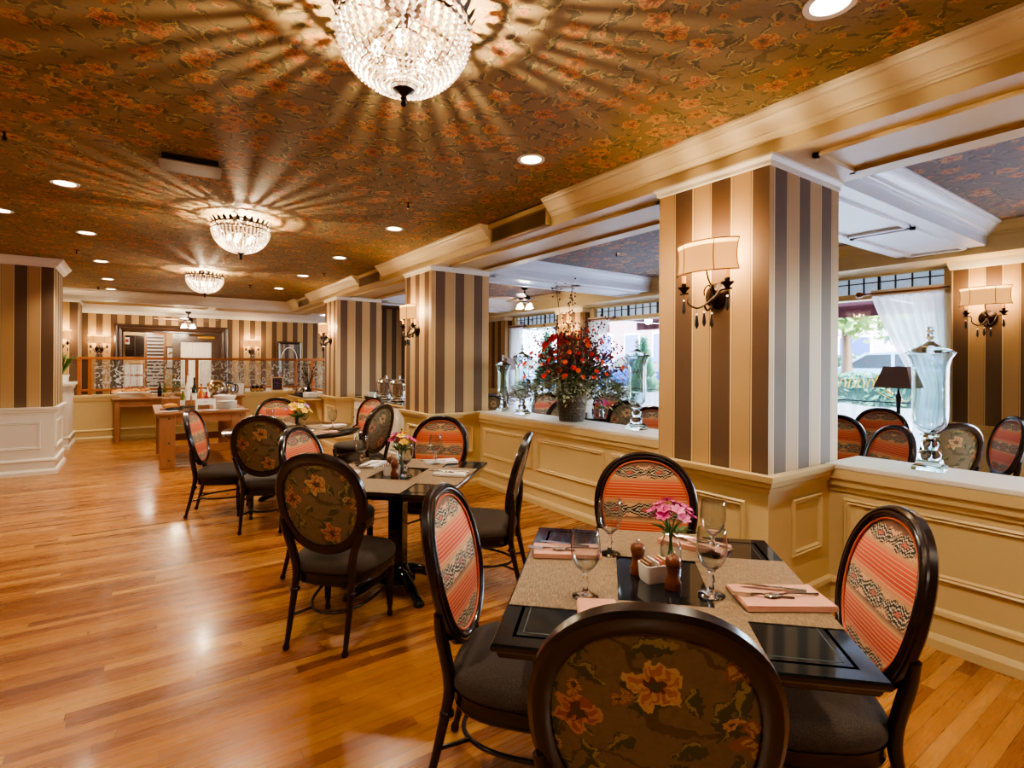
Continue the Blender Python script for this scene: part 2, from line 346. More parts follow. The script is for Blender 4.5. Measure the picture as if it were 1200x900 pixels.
M_SAGE=leafmat('sage_leaf',srgb(96,116,84),srgb(196,204,180))
M_STEM=leafmat('brown_stem',srgb(60,40,28),srgb(96,70,44))
# ================================================================== the room
XP,XH=2.81,3.61           # pillar front face / half-wall line
ZS,ZC=2.645,2.85          # beam soffit / ceiling
FW=0.0                   # floor of the window alcove, one step down
XW=7.2
PIL=[(1.585,2.335),(5.69,6.44),(9.33,10.08)]
def plane(name,x0,x1,y0,y1,z,m,t=.1,up=True): return struct(B(x0,x1,y0,y1,z-t if up else z,z if up else z+t).build(name,m,smooth=0))
plane('floor',-4,3.75,-3,17.2,0,M_FLOOR)
plane('floor_alcove',3.75,7.5,-3,13,FW,M_FLOOR)
plane('ceiling',-4,XP+.05,-3,12.8,ZC,M_CEIL,up=False)
plane('ceiling_alcove',XH-.05,7.4,-3,13,ZC,M_CEIL2,up=False)
plane('ceiling_corridor',-4,7.4,13.4,17.2,ZS,M_WHITE,up=False)
struct(B(-4.1,-4,-3,17.2,0,2.9).build('wall_left',M_PAPER,smooth=0))
struct(B(-4,7.5,-3.1,-3,FW-.1,2.9).build('wall_behind',M_PAPER,smooth=0))
# far wall with door opening
DX0,DX1,DZ=-.33,1.70,2.22
w=MB().box(-4,DX0,15.2,15.35,0,2.7).box(DX1,7.4,15.2,15.35,0,2.7).box(DX0,DX1,15.2,15.35,DZ,2.7)
struct(w.build('wall_far',M_PAPER,smooth=0))
RAILP=[(0,.80),(.012,.80),(.016,.825),(.03,.835),(.034,.86),(.05,.868),(.055,.90),(.0,.90)]
BASEP=[(0,0),(.03,0),(.03,.05),(.018,.075),(.012,.078),(.012,.175),(.026,.182),(.022,.205),(.0,.215)]
def panel(mb,o,ux,n,w,h,wd=.035,d=.018):
    """raised rectangular panel moulding on a wall face: o centre, ux in-plane axis, n outward normal"""
    m=basis(Vector(o),Vector(ux),Vector((0,0,1)),Vector(n))
    prof=[(0,0),(0,d*.6),(-wd*.25,d),(-wd*.5,d*.55),(-wd*.75,d*.8),(-wd,0)]
    # travel clockwise so that the right-hand offset points inward
    mb.mold([(-w/2,-h/2),(-w/2,h/2),(w/2,h/2),(w/2,-h/2)],[(-a if False else -a,b) for a,b in prof],True,m)
def crownprof(out,z0,z1):
    h=z1-z0
    return [(0,z0),(out*.14,z0),(out*.14,z0+h*.08),(out*.22,z0+h*.09),(out*.26,z0+h*.16),(out*.36,z0+h*.2),(out*.36,z0+h*.26),(out*.42,z0+h*.27),(out*.5,z0+h*.42),(out*.64,z0+h*.58),(out*.8,z0+h*.68),(out*.8,z0+h*.74),(out*.88,z0+h*.75),(out*.92,z0+h*.85),(out,z0+h*.88),(out,z1),(0,z1)]
pn=0
for (y0,y1) in PIL:
    pn+=1
    p=struct(B(XP,XH,y0,y1,FW,ZS).build('pillar_%d'%pn,M_PAPER,smooth=0))
    path=[(XP,y1+.001),(XP,y0),(XH,y0)] if True else 0
    # wrap front (facing -X) and near side: travel from far corner to near corner, right-hand side is outside
    full=[(XH,y1),(XP,y1),(XP,y0),(XH,y0)]
    B(XP-.006,XH,y0-.006,y1+.006,0,.84).build('wainscot',M_CREAM,p,0)
    flip=lambda pr:[(-a,b) for a,b in pr]
    MB().mold(full,[(a+.006,b) for a,b in RAILP]).build('chair_rail',M_CREAM,p,20)
    MB().mold(full,[(a+.006,b) for a,b in BASEP]).build('baseboard',M_CREAM,p,20)
    MB().mold(full,[(0,ZS-.055),(.012,ZS-.05),(.012,ZS-.03),(.03,ZS-.012),(.03,ZS),(0,ZS)]).build('cornice',M_WHITE,p,20)
    mb=MB(); panel(mb,(XP-.006,(y0+y1)/2,.57),(0,-1,0),(-1,0,0),.5,.33); panel(mb,((XP+XH)/2,y0-.006,.57),(1,0,0),(0,-1,0),.34,.33)
    mb.build('panel_moulding',M_CREAM,p,20)
# half walls with ledges between the pillars
hn=0
XHW=3.49
def halfwall(ya,yb,npan):
    global hn; hn+=1
    h=struct(B(XHW,XHW+.36,ya,yb,FW,.86).build('wall_half_%d'%hn,M_CREAM,smooth=0))
    B(XHW-.045,XHW+.40,ya,yb,.875,.905).build('ledge',M_WHITE,h,30,.006)
    prof=[(0,.74),(.01,.74),(.014,.765),(.028,.775),(.03,.81),(.045,.82),(.045,.875),(0,.875)]
    flip=lambda pr:[(-a,b) for a,b in pr]
    MB().mold([(XHW,yb),(XHW,ya)],prof).build('ledge_moulding',M_CREAM,h,20)
    MB().mold([(XHW,yb),(XHW,ya)],BASEP).build('baseboard',M_CREAM,h,20)
    L=yb-ya; g=.09; pw=(L-g*(npan+1))/npan
    for i in range(npan):
        mb=MB(); panel(mb,(XHW,yb-g-pw/2-i*(pw+g),.53),(0,-1,0),(-1,0,0),pw,.34); mb.build('wall_panel',M_CREAM,h,20)
    return h
halfwall(2.335,5.69,3); halfwall(-3,1.585,3)
# main beam
CR=crownprof(.125,2.715,ZC)
bm_=struct(B(XP,XH,-3,12.8,ZS,ZC+.02).build('trim_beam',M_CREAM,smooth=0))
VENTS=[(-.85,.05),(3.49,4.37),(7.25,8.15),(11.1,12.0)]
edges=[-3]+[e for v in VENTS for e in v]+[12.8]
flip=lambda pr:[(-a,b) for a,b in pr]
for i in range(0,len(edges),2):
    MB().mold([(XP,edges[i+1]-.04),(XP,edges[i]+.04)],CR).build('crown_moulding',M_CROWN,bm_,20)
def soffit_frame(mb,x0,x1,y0,y1,z,w=.035,d=.022):
    for (a,b,c,e) in ((x0,x1,y0,y0+w),(x0,x1,y1-w,y1),(x0,x0+w,y0,y1),(x1-w,x1,y0,y1)): mb.box(a,b,c,e,z-d,z+.002)
ys=[-3]+[q for p in PIL for q in p]+[12.8]
mb=MB()
for i in range(0,len(ys),2): soffit_frame(mb,XP+.17,XH-.17,ys[i]+.14,ys[i+1]-.14,ZS)
mb.build('soffit_moulding',M_CREAM,bm_,0)
struct(bm_)
# alcove cross beams and window beam
XB=6.62
cbn=0
for (y0,y1) in PIL:
    cbn+=1
    c=struct(B(XH,XB,y0,y1,ZS,ZC+.02).build('trim_cross_beam_%d'%cbn,M_WBLUE,smooth=0))
    CRB=crownprof(.13,2.735,ZC)
    MB().mold([(XH,y0),(XB,y0)],CRB).mold([(XB,y1),(XH,y1)],CRB).build('crown_moulding',M_WBLUE,c,20)
    mb=MB(); soffit_frame(mb,XH+.15,XH+1.55,y0+.13,y1-.13,ZS); soffit_frame(mb,XH+1.62,XB-.05,y0+.13,y1-.13,ZS); mb.build('soffit_moulding',M_WBLUE,c,0)
c=struct(B(XB,XW+.1,-3,12.9,2.58,ZC+.02).build('trim_window_beam',M_CREAM,smooth=0))
for i in range(0,len(ys)-1,2): MB().mold([(XB,ys[i+1]),(XB,ys[i])],crownprof(.1,2.735,ZC)).build('crown_moulding',M_CREAM,c,20)
# outer side of main beam inside the alcove
mb=MB()
for i in range(0,len(ys)-1,2): mb.mold([(XH,ys[i]),(XH,ys[i+1])],crownprof(.1,2.735,ZC))
mb.build('crown_moulding',M_WBLUE,bm_,20)
# window wall: piers, sill wall, windows
SILL=.42; ZT0,ZT1=2.36,2.56
PIERS=[(1.15,1.96),(7.65,8.42),(10.3,13.0)]
for i,(y0,y1) in enumerate(PIERS):
    p=struct(B(XW-.22,XW+.2,y0,y1,FW,2.6).build('wall_pier_%d'%(i+1),M_PAPER,smooth=0))
    fl=[(XW-.01,y1),(XW-.22,y1),(XW-.22,y0),(XW-.01,y0)]
    B(XW-.226,XW+.02,y0-.006,y1+.006,FW,.84).build('wainscot',M_CREAM,p,0)
    MB().mold(fl,[(a+.006,b) for a,b in RAILP]).build('chair_rail',M_CREAM,p,20)
    MB().mold(fl,[(a+.006,b+FW) for a,b in BASEP]).build('baseboard',M_CREAM,p,20)
    mb=MB(); L=y1-y0; k=max(1,round(L/1.1))
    for j in range(k): panel(mb,(XW-.226,y0+L*(j+.5)/k,.5),(0,-1,0),(-1,0,0),L/k-.18,.38)
    mb.build('panel_moulding',M_CREAM,p,20)
    MB().mold(fl,[(0,2.5),(.012,2.505),(.03,2.56),(.03,2.58),(0,2.58)]).build('cornice',M_WHITE,p,20)
WINS=[(1.96,7.65),(8.42,10.3),(-3.0,1.15)]
for i,(y0,y1) in enumerate(WINS):
    wdw=struct(B(XW-.03,XW+.12,y0,y1,FW,SILL-.03).build('wall_under_window_%d'%(i+1),M_CREAM,smooth=0))
    MB().mold([(XW-.03,y1),(XW-.03,y0)],[(0,FW),(.02,FW),(.02,FW+.13),(0,FW+.14)]).build('baseboard',M_CREAM,wdw,20)
    f=struct(B(XW-.12,XW+.12,y0,y1,SILL-.03,SILL).build('window_%d'%(i+1),M_WHITE,smooth=0))
    mb=MB().box(XW-.02,XW+.1,y0,y0+.12,SILL,2.58).box(XW-.02,XW+.1,y1-.12,y1,SILL,2.58).box(XW-.05,XW+.1,y0,y1,ZT0-.07,ZT0).box(XW-.02,XW+.1,y0,y1,ZT1,2.6)
    if y1-y0>3: mb.box(XW+.02,XW+.1,4.6,4.7,SILL,ZT0)
    mb.build('window_frame',M_CREAM,f,0)
    mb=MB().box(XW+.04,XW+.06,y0+.1,y1-.1,(ZT0+ZT1)/2+.03,(ZT0+ZT1)/2+.042)
    k=int((y1-y0)/.17)
    for j in range(k+1):
        y=y0+.1+(y1-y0-.2)*j/k; mb.box(XW+.04,XW+.06,y-.007,y+.007,ZT0,ZT1)
        if j%4==0: mb.box(XW+.03,XW+.065,y-.012,y+.012,ZT0,ZT1)
    mb.build('transom_muntins',M_IRON,f,0)
    B(XW+.065,XW+.07,y0+.1,y1-.1,ZT0,ZT1).build('transom_glass',mat('ripple_glass',(.35,.5,.68),.25,.3,18,emit=(.45,.6,.85),estr=.35),f,0)
    B(XW+.05,XW+.055,y0+.1,y1-.1,SILL,ZT0-.07).build('window_glass',M_PANE,f,0)
# alcove ends
struct(B(XH+.001,7.4,12.8,12.95,FW,2.9).build('wall_alcove_end',M_PAPER,smooth=0))
# left stub wall
p=struct(B(-4,-.93,9.33,10.3,0,ZC).build('wall_stub_left',M_PAPER,smooth=0))
fl=[(-.93,10.3),(-.93,9.33),(-4,9.33)]
B(-4,-.924,9.324,10.3,0,.84).build('wainscot',M_WHITE,p,0)
MB().mold(fl,flip([(a+.006,b-.01) for a,b in RAILP])).build('chair_rail',M_WHITE,p,20)
MB().mold(fl,flip([(a*1.2+.006,b) for a,b in BASEP])).build('baseboard',M_WHITE,p,20)
MB().mold(fl,flip(crownprof(.1,2.74,ZC))).build('crown_moulding',M_WHITE,p,20)
mb=MB()
for k in range(3): panel(mb,(-1.46-k*.9,9.324,.52),(1,0,0),(0,-1,0),.8,.36)
panel(mb,(-.924,9.8,.52),(0,1,0),(1,0,0),.7,.36)
mb.build('panel_moulding',M_WHITE,p,20)
# pillar beyond the stub, planter pedestal
p=struct(B(-4,-.93,12.8,13.5,0,ZS).build('wall_pillar_left',M_PAPER,smooth=0))
MB().mold([(-.93,13.5),(-.93,12.8),(-4,12.8)],flip([(0,ZS-.05),(.02,ZS-.045),(.03,ZS),(0,ZS)])).build('cornice',M_WHITE,p,20)
p=struct(B(-1.75,-.99,11.75,12.8,0,1.08).build('wall_planter_pedestal',M_WHITE,smooth=0))
fl=[(-.99,12.8),(-.99,11.75),(-1.75,11.75)]
MB().mold(fl,flip([(0,1.0),(.015,1.0),(.03,1.06),(.05,1.075),(.05,1.12),(0,1.12)])).build('cap_moulding',M_WHITE,p,20)
MB().mold(fl,flip(BASEP)).build('baseboard',M_WHITE,p,20)
B(-1.75,-.99,11.75,12.8,1.08,1.115).build('cap',M_WHITE,p,0)
# far beam
fb=struct(B(-4,XH,12.8,13.45,ZS,ZC+.02).build('trim_far_beam',M_WHITE,smooth=0))
MB().mold([(XP,12.8),(-4,12.8)],flip(crownprof(.11,2.73,ZC))).build('crown_moulding',M_WHITE,fb,20)
# fix: soffit panel frame
mb=MB(); soffit_frame(mb,-.9,1.2,12.95,13.3,ZS); soffit_frame(mb,1.35,3.3,12.95,13.3,ZS); mb.build('soffit_moulding',M_CREAM,fb,0)
MB().mold([(7,15.2),(-4,15.2)],flip([(0,ZS-.07),(.02,ZS-.065),(.05,ZS-.01),(.05,ZS),(0,ZS)])).build('trim_far_cornice',M_WHITE,None,20)['kind']='structure'
# far half wall (front) with return along the pillar line
HZ=.86
h=struct(B(-.99,3.05,12.72,12.95,0,HZ-.04).build('wall_half_far',M_CREAM,smooth=0))
MB().mold([(3.0,12.72),(-.99,12.72)],flip([(0,HZ-.12),(.012,HZ-.12),(.03,HZ-.05),(.04,HZ-.04),(.04,HZ),(0,HZ)])).build('ledge_moulding',M_CREAM,h,20)
MB().mold([(3.0,12.72),(-.99,12.72)],flip(BASEP)).build('baseboard',M_CREAM,h,20)
B(-.99,3.05,12.72,12.98,HZ-.04,HZ).build('ledge',M_CREAM,h,0)
h2=struct(B(2.86,3.05,10.08,12.72,0,HZ-.04).build('wall_half_return',M_CREAM,smooth=0))
MB().mold([(2.86,12.72),(2.86,10.08)],[(0,HZ-.12),(.012,HZ-.12),(.03,HZ-.05),(.04,HZ-.04),(.04,HZ),(0,HZ)]).build('ledge_moulding',M_CREAM,h2,20)
B(2.86,3.05,10.08,12.72,HZ-.04,HZ).build('ledge',M_CREAM,h2,0)
MB().mold([(2.86,12.72),(2.86,10.08)],BASEP).build('baseboard',M_CREAM,h2,20)
# door 1 in far wall: casing, dark door leaf with sheer pane on the right, open vestibule on the left
d=struct(MB().mold([(DX0-.14,0),(DX0-.14,DZ+.14),(DX1+.14,DZ+.14),(DX1+.14,0)],[(0,0),(0,.03),(.03,.05),(.06,.03),(.1,.045),(.14,.02),(.14,0)],False,basis(Vector((0,15.2,0)),Vector((1,0,0)),Vector((0,0,1)),Vector((0,-1,0)))).build('door_1',M_DOORW,None,20))
mb=MB().box(DX0,DX0+.03,15.2,15.5,0,DZ).box(DX1-.03,DX1,15.2,15.5,0,DZ).box(DX0,DX1,15.2,15.5,DZ-.03,DZ); mb.build('door_jamb',M_DOORW,d,0)
lx0,lx1=.66,1.66
mb=MB().box(lx0,lx0+.17,15.3,15.35,.02,DZ-.04).box(lx1-.17,lx1,15.3,15.35,.02,DZ-.04).box(lx0+.17,lx1-.17,15.3,15.35,DZ-.24,DZ-.04).box(lx0+.17,lx1-.17,15.3,15.35,.02,.3)
lf=mb.build('door_leaf',M_DOORW,d,0)
vs=[];N=60
for i in range(N+1):
    x=lx0+.17+(lx1-lx0-.34)*i/N; vs.append((x,15.36+.012*sin(i*1.7)+.004*sin(i*.6)))
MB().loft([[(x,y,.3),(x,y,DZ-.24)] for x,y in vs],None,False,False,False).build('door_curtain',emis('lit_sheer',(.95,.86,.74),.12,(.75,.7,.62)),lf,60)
MB().box(1.2,1.55,15.24,15.29,DZ-.15,DZ-.09).tube([(1.3,15.25,DZ-.1),(1.0,15.2,DZ-.07),(1.25,15.16,DZ-.06)],.012,6).build('door_closer',M_BRASS,lf,30)
MB().tube([(lx0+.06,15.3,.95),(lx0+.06,15.24,.95),(lx0+.06,15.24,1.2),(lx0+.06,15.3,1.2)],.012,8).build('door_handle',M_BRASS,lf,30)
# vestibule beyond
v=struct(MB().box(-1.2,2.2,16.9,17.0,0,2.7).box(-1.3,-1.2,15.35,17,0,2.7).box(2.2,2.3,15.35,17,0,2.7).build('wall_vestibule',mat('vestibule_paint',srgb(206,176,130),.6),smooth=0))
EXPO=.7
DOWNS_AND_FILL=[(2.11,.96),(2.12,2.83),(2.10,5.09),(2.11,6.92),(2.09,8.7),(2.09,10.47),(-.47,5.28),(-.46,7.18),(-.43,9.1),(-.43,11.0),(-.44,12.5),(-1.03,6.57),(-.47,1.5),(2.1,-1),(-.47,-1),(-2.5,3),(-2.5,0)]  # entries out of view are lamps added for warm fill
CHANS=[(.81,1.88),(.78,5.59),(.80,9.18)]
# ================================================================== furniture: chairs
def spline(pts,n):
    P=[Vector(p) for p in pts]; out=[]
    for i in range(len(P)-1):
        p0=P[max(i-1,0)];p1=P[i];p2=P[i+1];p3=P[min(i+2,len(P)-1)]
        for k in range(n):
            t=k/n; out.append(.5*((2*p1)+(p2-p0)*t+(2*p0-5*p1+4*p2-p3)*t*t+(3*p1-p0-3*p2+p3)*t**3))
    out.append(P[-1]); return out
CT=13.5; CZC=.815; CA,CBH=.275,.305
def backmap(y0=-.262):
    c,s=cos(R(CT)),sin(R(CT))
    def f(p): # p.x across, p.y up the back, p.z toward the sitter
        return Vector((p.x, y0 - s*p.y + c*p.z + .28*p.x*p.x, CZC + c*p.y + s*p.z))
    return f
def egg(a,s=1.):
    c,q=cos(a),sin(a); x=CA*.905*abs(c)**.9*(1 if c>=0 else -1); y=(CBH-.025)*abs(q)**.92*(1 if q>=0 else -1)
    return (x*s*(1+.05*y/CBH),y*s)
def chair_proto():
    t=thing('dining_chair','x','chair'); bmp=backmap()
    def outline(s,z,n=40):
        r=[]
        for j in range(n):
            a=2*pi*j/n; cx,sy=cos(a),sin(a)
            x=.262*(abs(cx)**.62)*(1 if cx>=0 else -1); y=.245*(abs(sy)**.7)*(1 if sy>=0 else -1)
            x*=1+.1*y/.245
            r.append((x*s,y*s+.01,z))
        return r
    MB().loft([outline(s,z) for s,z in ((.93,.402),(1.0,.404),(1.03,.42),(1.035,.44),(1.02,.458),(.96,.476),(.85,.488),(.65,.498),(.35,.503),(.05,.504))]).build('seat',M_TWEED,t,60)
    MB().loft([outline(s,z) for s,z in ((.955,.335),(.985,.34),(1.0,.35),(.985,.358),(.985,.39),(1.01,.395),(1.015,.404),(.97,.404))]).build('seat_rail',M_ESP,t,40)
    for sx in (-1,1):
        m=MB(); m.lathe([(.012,0),(.017,.006),(.019,.02),(.013,.035),(.0145,.05),(.018,.16),(.0235,.27),(.0265,.285),(.0265,.295),(.019,.305),(.029,.318),(.03,.33),(.02,.338),(.02,.35)],14,at=(sx*.215,.19,0))
        for k in range(8):
            a=2*pi*k/8; m.tube([(sx*.215+.0165*cos(a),.19+.0165*sin(a),.07),(sx*.215+.0235*cos(a),.19+.0235*sin(a),.26)],.003,4)
        m.box(sx*.215-.025,sx*.215+.025,.165,.215,.338,.40).build('leg',M_ESP,t,40)
    for sx in (-1,1):
        # rear leg runs on up as the post that carries the oval back
        pts=spline([(sx*.178,-.315,0),(sx*.176,-.27,.18),(sx*.172,-.232,.36),(sx*.172,-.228,.44),(sx*.188,-.238,.53),(sx*.222,-.245,.63),(sx*.25,-.243,.71)],5)
        n=len(pts); rr=[.013+.011*min(1,i/(n*.45)) - (.006*max(0,(i/n-.75)/.25)) for i in range(n)]
        m=MB().tube(pts,rr,10); m.lathe([(.0135,0),(.019,.008),(.019,.022),(.013,.034)],12,at=(sx*.178,-.312,0)); m.lathe([(.02,.0),(.028,.006),(.028,.016),(.02,.024)],12,T(sx*.173,-.236,.30)); m.build('leg',M_ESP,t,45)
    N=56
    ell=[egg(-2*pi*j/N) for j in range(N)]  # clockwise: right-hand is inward
    w=.058
    prof=[(-.026,-.024),(-.026,-.002),(-.021,.004),(-.021,.009),(-.013,.015),(-.007,.013),(-.005,.010),(-.002,.016),(.004,.018),(.009,.014),(.011,.009),(.016,.009),(.022,.003),(.022,-.016),(.029,-.018),(.027,-.027),(.010,-.033),(-.014,-.033)]
    MB().mold(ell,prof,True,bmp).build('back_frame',M_ESP,t,28)
    def dome(s0,h,z0,flipz=1):
        m=MB(); rings=[]
        for s in (1.,.96,.88,.75,.55,.3,.04):
            rings.append([(*egg(2*pi*j/40,s*s0),z0+flipz*h*(1-s**2.2)) for j in range(40)])
        return m.loft(rings,bmp)
    fr=dome(.925,.024,.0); o=fr.build('front_upholstery',M_STRIPE,t,80); o['label']='coral and tan striped woven panel with dark zigzag bands'
    # local origin at the middle of the back so the pattern is centred
    o.data.transform(Matrix.Translation((0,.262,-CZC))); o.location=(0,-.262,CZC)
    o=dome(.93,.012,-.014,-1).build('rear_upholstery',M_BACKFAB,t,80); o['label']='olive floral tapestry panel'
    MB().tube([bmp(Vector((*egg(2*pi*j/48,.915),.006))) for j in range(48)],.0045,6,closed=True).build('piping',M_PIPE,t,60)
    hoop=spline([(.205,.165,.2),(.188,.03,.19),(.15,-.1,.183),(.08,-.19,.18),(0,-.215,.18),(-.08,-.19,.18),(-.15,-.1,.183),(-.188,.03,.19),(-.205,.165,.2)],6)
    m=MB().tube(hoop,.0095,8)
    for sx in (-1,1): m.tube([(sx*.176,-.272,.175),(sx*.11,-.168,.18)],.008,6)
    m.build('stretcher',M_ESP,t,50)
    return t
chair0=chair_proto(); CHT=tree(chair0); first=[True]
def chair(x,y,face,label,group,z=0,sc=None):
    if first[0]:
        o=chair0; first[0]=False; o.location=(x,y,z); o.rotation_euler=(0,0,R(face-90)); o['label']=label; o['group']=group
        if sc: o.scale=(sc,)*3
        return o
    return dup(CHT,(x,y,z),face-90,label,group,sc)
UA=45.0; U=Vector((cos(R(UA)),sin(R(UA)),0)); V=Vector((U.y,-U.x,0))
T1c=Vector((1.465,1.21,0)); T2c=Vector((1.42,3.354,0)); T3c=Vector((1.42,6.27,0))
def at(c,u,v,z=0): p=c+U*u+V*v; return Vector((p.x,p.y,z))
def xy(c,u,v): p=at(c,u,v); return p.x,p.y
G1='oval back chairs at the front table'; G2='oval back chairs at the middle table'; G3='oval back chairs at the round table'; G4='oval back chairs in the window alcove'
chair(*xy(T1c,-.52,-.085),45,'oval chair seen from behind at the bottom edge, its floral back closest to the viewer',G1,0,.935)
chair(*xy(T1c,.045,-.495),-46,'striped oval back chair at the left side of the front black table, facing right',G1)
chair(*xy(T1c,.03,.455),134,'striped oval back chair at the right side of the front table by the half wall',G1)
chair(*xy(T1c,.675,.02),226,'striped oval back chair behind the front table, beneath the nearest wall sconce',G1)
chair(*xy(T2c,-.55,-.10),44,'floral backed oval chair seen from behind at the near end of the middle table',G2)
chair(*xy(T2c,.15,-.54),-45,'striped oval back chair half hidden behind the floral backed chair at the middle table',G2)
chair(*xy(T2c,.18,.54),137,'oval chair seen nearly edge on at the right side of the middle table',G2)
chair(*xy(T2c,.83,-.06),225,'striped oval back chair at the far end of the middle table, before the second pillar',G2)
chair(.70,6.02,-20,'striped oval back chair leftmost of all, standing beside the pine buffet table',G3)
chair(.99,5.34,66,'floral backed oval chair seen from behind at the round table',G3)
chair(1.42,7.12,262,'striped oval back chair at the far side of the round table',G3)
chair(2.08,5.98,123,'oval chair with floral back to the viewer at the right of the round table',G3)
chair(2.34,6.9,203,'orange striped oval chair behind the chair at the right of the round table',G3)
# alcove, one step down
chair(6.32,2.36,200,'striped oval chair beneath the shaded lamp at the alcove window table',G4,FW)
chair(4.56,1.86,145,'striped oval chair just behind the tall glass jar on the right half wall',G4,FW)
chair(5.68,1.75,55,'pale floral backed oval chair right of the tall glass jar, beyond the right half wall',G4,FW)
chair(6.42,1.62,128,'striped oval chair side on before the striped pier with the far right sconce',G4,FW)
chair(5.05,2.32,185,'dark oval chair at the left of the right opening, cut off by the pillar',G4,FW)
chair(4.45,3.72,230,'striped oval chair beside the glass jar at the right end of the middle half wall',G4,FW)
chair(5.3,5.05,60,'pale floral backed oval chair behind the glass jar nearest the first pillar',G4,FW)
chair(5.15,6.3,250,'red striped oval chair seen between the two glass jars left of the big bouquet',G4,FW)
chair(4.6,5.6,80,'dark oval chair hidden behind the foliage of the big bouquet',G4,FW)
chair(5.9,5.9,220,'coral backed oval chair right of the big flower pot in the alcove',G4,FW)
chair(4.78,7.05,20,'oval chair at the far left of the middle opening beside the second pillar',G4,FW)
# ================================================================== tables
def table(c,du,dv,label,group,rot=UA-90,z=0,round_=None,ft=0):
    t=thing('dining_table',label,'table',(c.x,c.y,z),rot,group)
    if round_:
        r=round_; n=64
        MB().lathe([(r-.03,.715),(r-.012,.722),(r-.01,.735),(r,.742),(r,.755),(r-.006,.76),(.01,.76)],n).build('tabletop',M_BLACK,t,40)
    else:
        a,b=dv/2,du/2
        pr=[(.03,.715),(.018,.72),(.014,.732),(.004,.738),(0,.745),(0,.754),(.004,.76),(.06,.76)]
        m=MB(); m.mold([(-a,-b),(-a,b),(a,b),(a,-b)],pr,True); m.box(-a+.05,a-.05,-b+.05,b-.05,.725,.76); m.box(-a+.02,a-.02,-b+.02,b-.02,.716,.724)
        m.build('tabletop',M_BLACK,t,30)
        m=MB(); i=.075
        for (x0,x1,y0,y1) in ((-a+i,a-i,-b+i,-b+i+.004),(-a+i,a-i,b-i-.004,b-i),(-a+i,-a+i+.004,-b+i,b-i),(a-i-.004,a-i,-b+i,b-i)): m.box(x0,x1,y0,y1,.76,.7604)
        m.build('inlay_line',M_LINE,t,0)
    MB().box(-.05,.05,-.05,.05,.1,.66).lathe([(.06,.64),(.075,.66),(.075,.68),(.16,.70),(.16,.716)],24).build('column',M_BLACK,t,30,.006)
    m=MB().lathe([(.12,.06),(.115,.09),(.09,.11),(.07,.15),(.065,.16)],24)
    for k in range(4):
        m.tube(spline([(0,0,.12),(.14,0,.1),(.26,0,.045),(.335,0,.02)],4),[.04]*4+[.034]*4+[.028]*4+[.024],10,RZ(ft+90*k))
        m.lathe([(.03,0),(.036,.006),(.036,.02),(.024,.035)],12,RZ(ft+90*k)@T(.33,0,0))
    m.build('pedestal_base',M_BLACK,t,40)
    return t
table(T1c,1.03,.96,'black lacquered square table nearest the viewer, laid with tan mats','black dining tables')
table(T2c,1.06,.98,'black lacquered square table in the middle of the row, with yellow and magenta flowers','black dining tables',ft=45)
table(T3c,0,0,'round black table farthest back, before the pine buffet table','black dining tables',0,0,.72)
table(Vector((5.78,2.85,0)),.8,.8,'black table at the alcove window beneath the shaded lamp','alcove tables',UA-90,FW)
table(Vector((4.3,2.42,0)),.5,.5,'small black table just behind the right half wall','alcove tables',UA-90,FW)
table(Vector((5.35,5.6,0)),.9,.9,'black table in the alcove behind the big flower pot','alcove tables',UA-90,FW)
# ================================================================== table settings
ZT=.7605
def mat_(c,u,v,w,d,ang,label,dz=0,shape=None,zz=0):
    m=B(-w/2,w/2,-d/2,d/2,0,.0022); o=m.build('placemat',M_WOVEN,None,0); p=at(c,u,v,ZT+dz+zz); o.location=p; o.rotation_euler=(0,0,R(ang)); return tag(o,label,'placemat','tan woven placemats')
def place_mats(c,names,zz=0,a=.5,L=.52,W=.33,off=.312):
    mat_(c,-.02,-off+.005,L,W,UA,names[0],0,None,zz); mat_(c,.0,off,L,W,UA,names[1],0,None,zz)
    mat_(c,off+.048,0,.44,W,UA-90,names[2],.0023,None,zz); mat_(c,-off-.048,0,.44,W,UA-90,names[3],.0023,None,zz)
place_mats(T1c,['tan placemat at the left seat of the front table','tan placemat at the right seat of the front table','tan placemat at the far seat of the front table behind the flowers','tan placemat at the near seat of the front table, mostly hidden by the chair back'])
place_mats(T2c,['tan placemat at the left seat of the middle table','tan placemat at the right seat of the middle table','tan placemat at the far seat of the middle table','tan placemat at the near seat of the middle table'])
goblet_prof=[(.001,.0),(.036,.0),(.037,.003),(.03,.007),(.012,.012),(.0075,.02),(.0065,.035),(.011,.043),(.0075,.052),(.0065,.064),(.012,.074),(.026,.086),(.037,.105),(.0425,.13),(.042,.155),(.039,.178),(.0375,.19),(.0365,.1905),(.038,.178),(.041,.155),(.0415,.13),(.036,.106),(.025,.088),(.001,.078)]
def goblet(x,y,z,label,group,sc=1.12,water=False):
    t=thing('water_goblet',label,'glass',(x,y,z),0,group); t.scale=(sc,)*3
    MB().lathe(goblet_prof[11:],28,c0=False).build('bowl',M_GOB,t,60); MB().lathe(goblet_prof[:12]+[(.001,.079)],24).build('stem',M_GLASS,t,60)
    return t
GG='clear water goblets'
def gob(c,u,v,label,zz=0): p=at(c,u,v,ZT+.0025+zz); return goblet(p.x,p.y,p.z,label,GG)
gob(T1c,-.187,-.244,'stemmed water goblet at the left seat of the front table'); gob(T1c,.216,-.166,'stemmed water goblet left of the pink flowers on the far mat of the front table')
gob(T1c,-.10,.152,'stemmed water goblet just above the near chair back on the front table'); gob(T1c,.272,.225,'stemmed water goblet right of the pink flowers at the back of the front table')
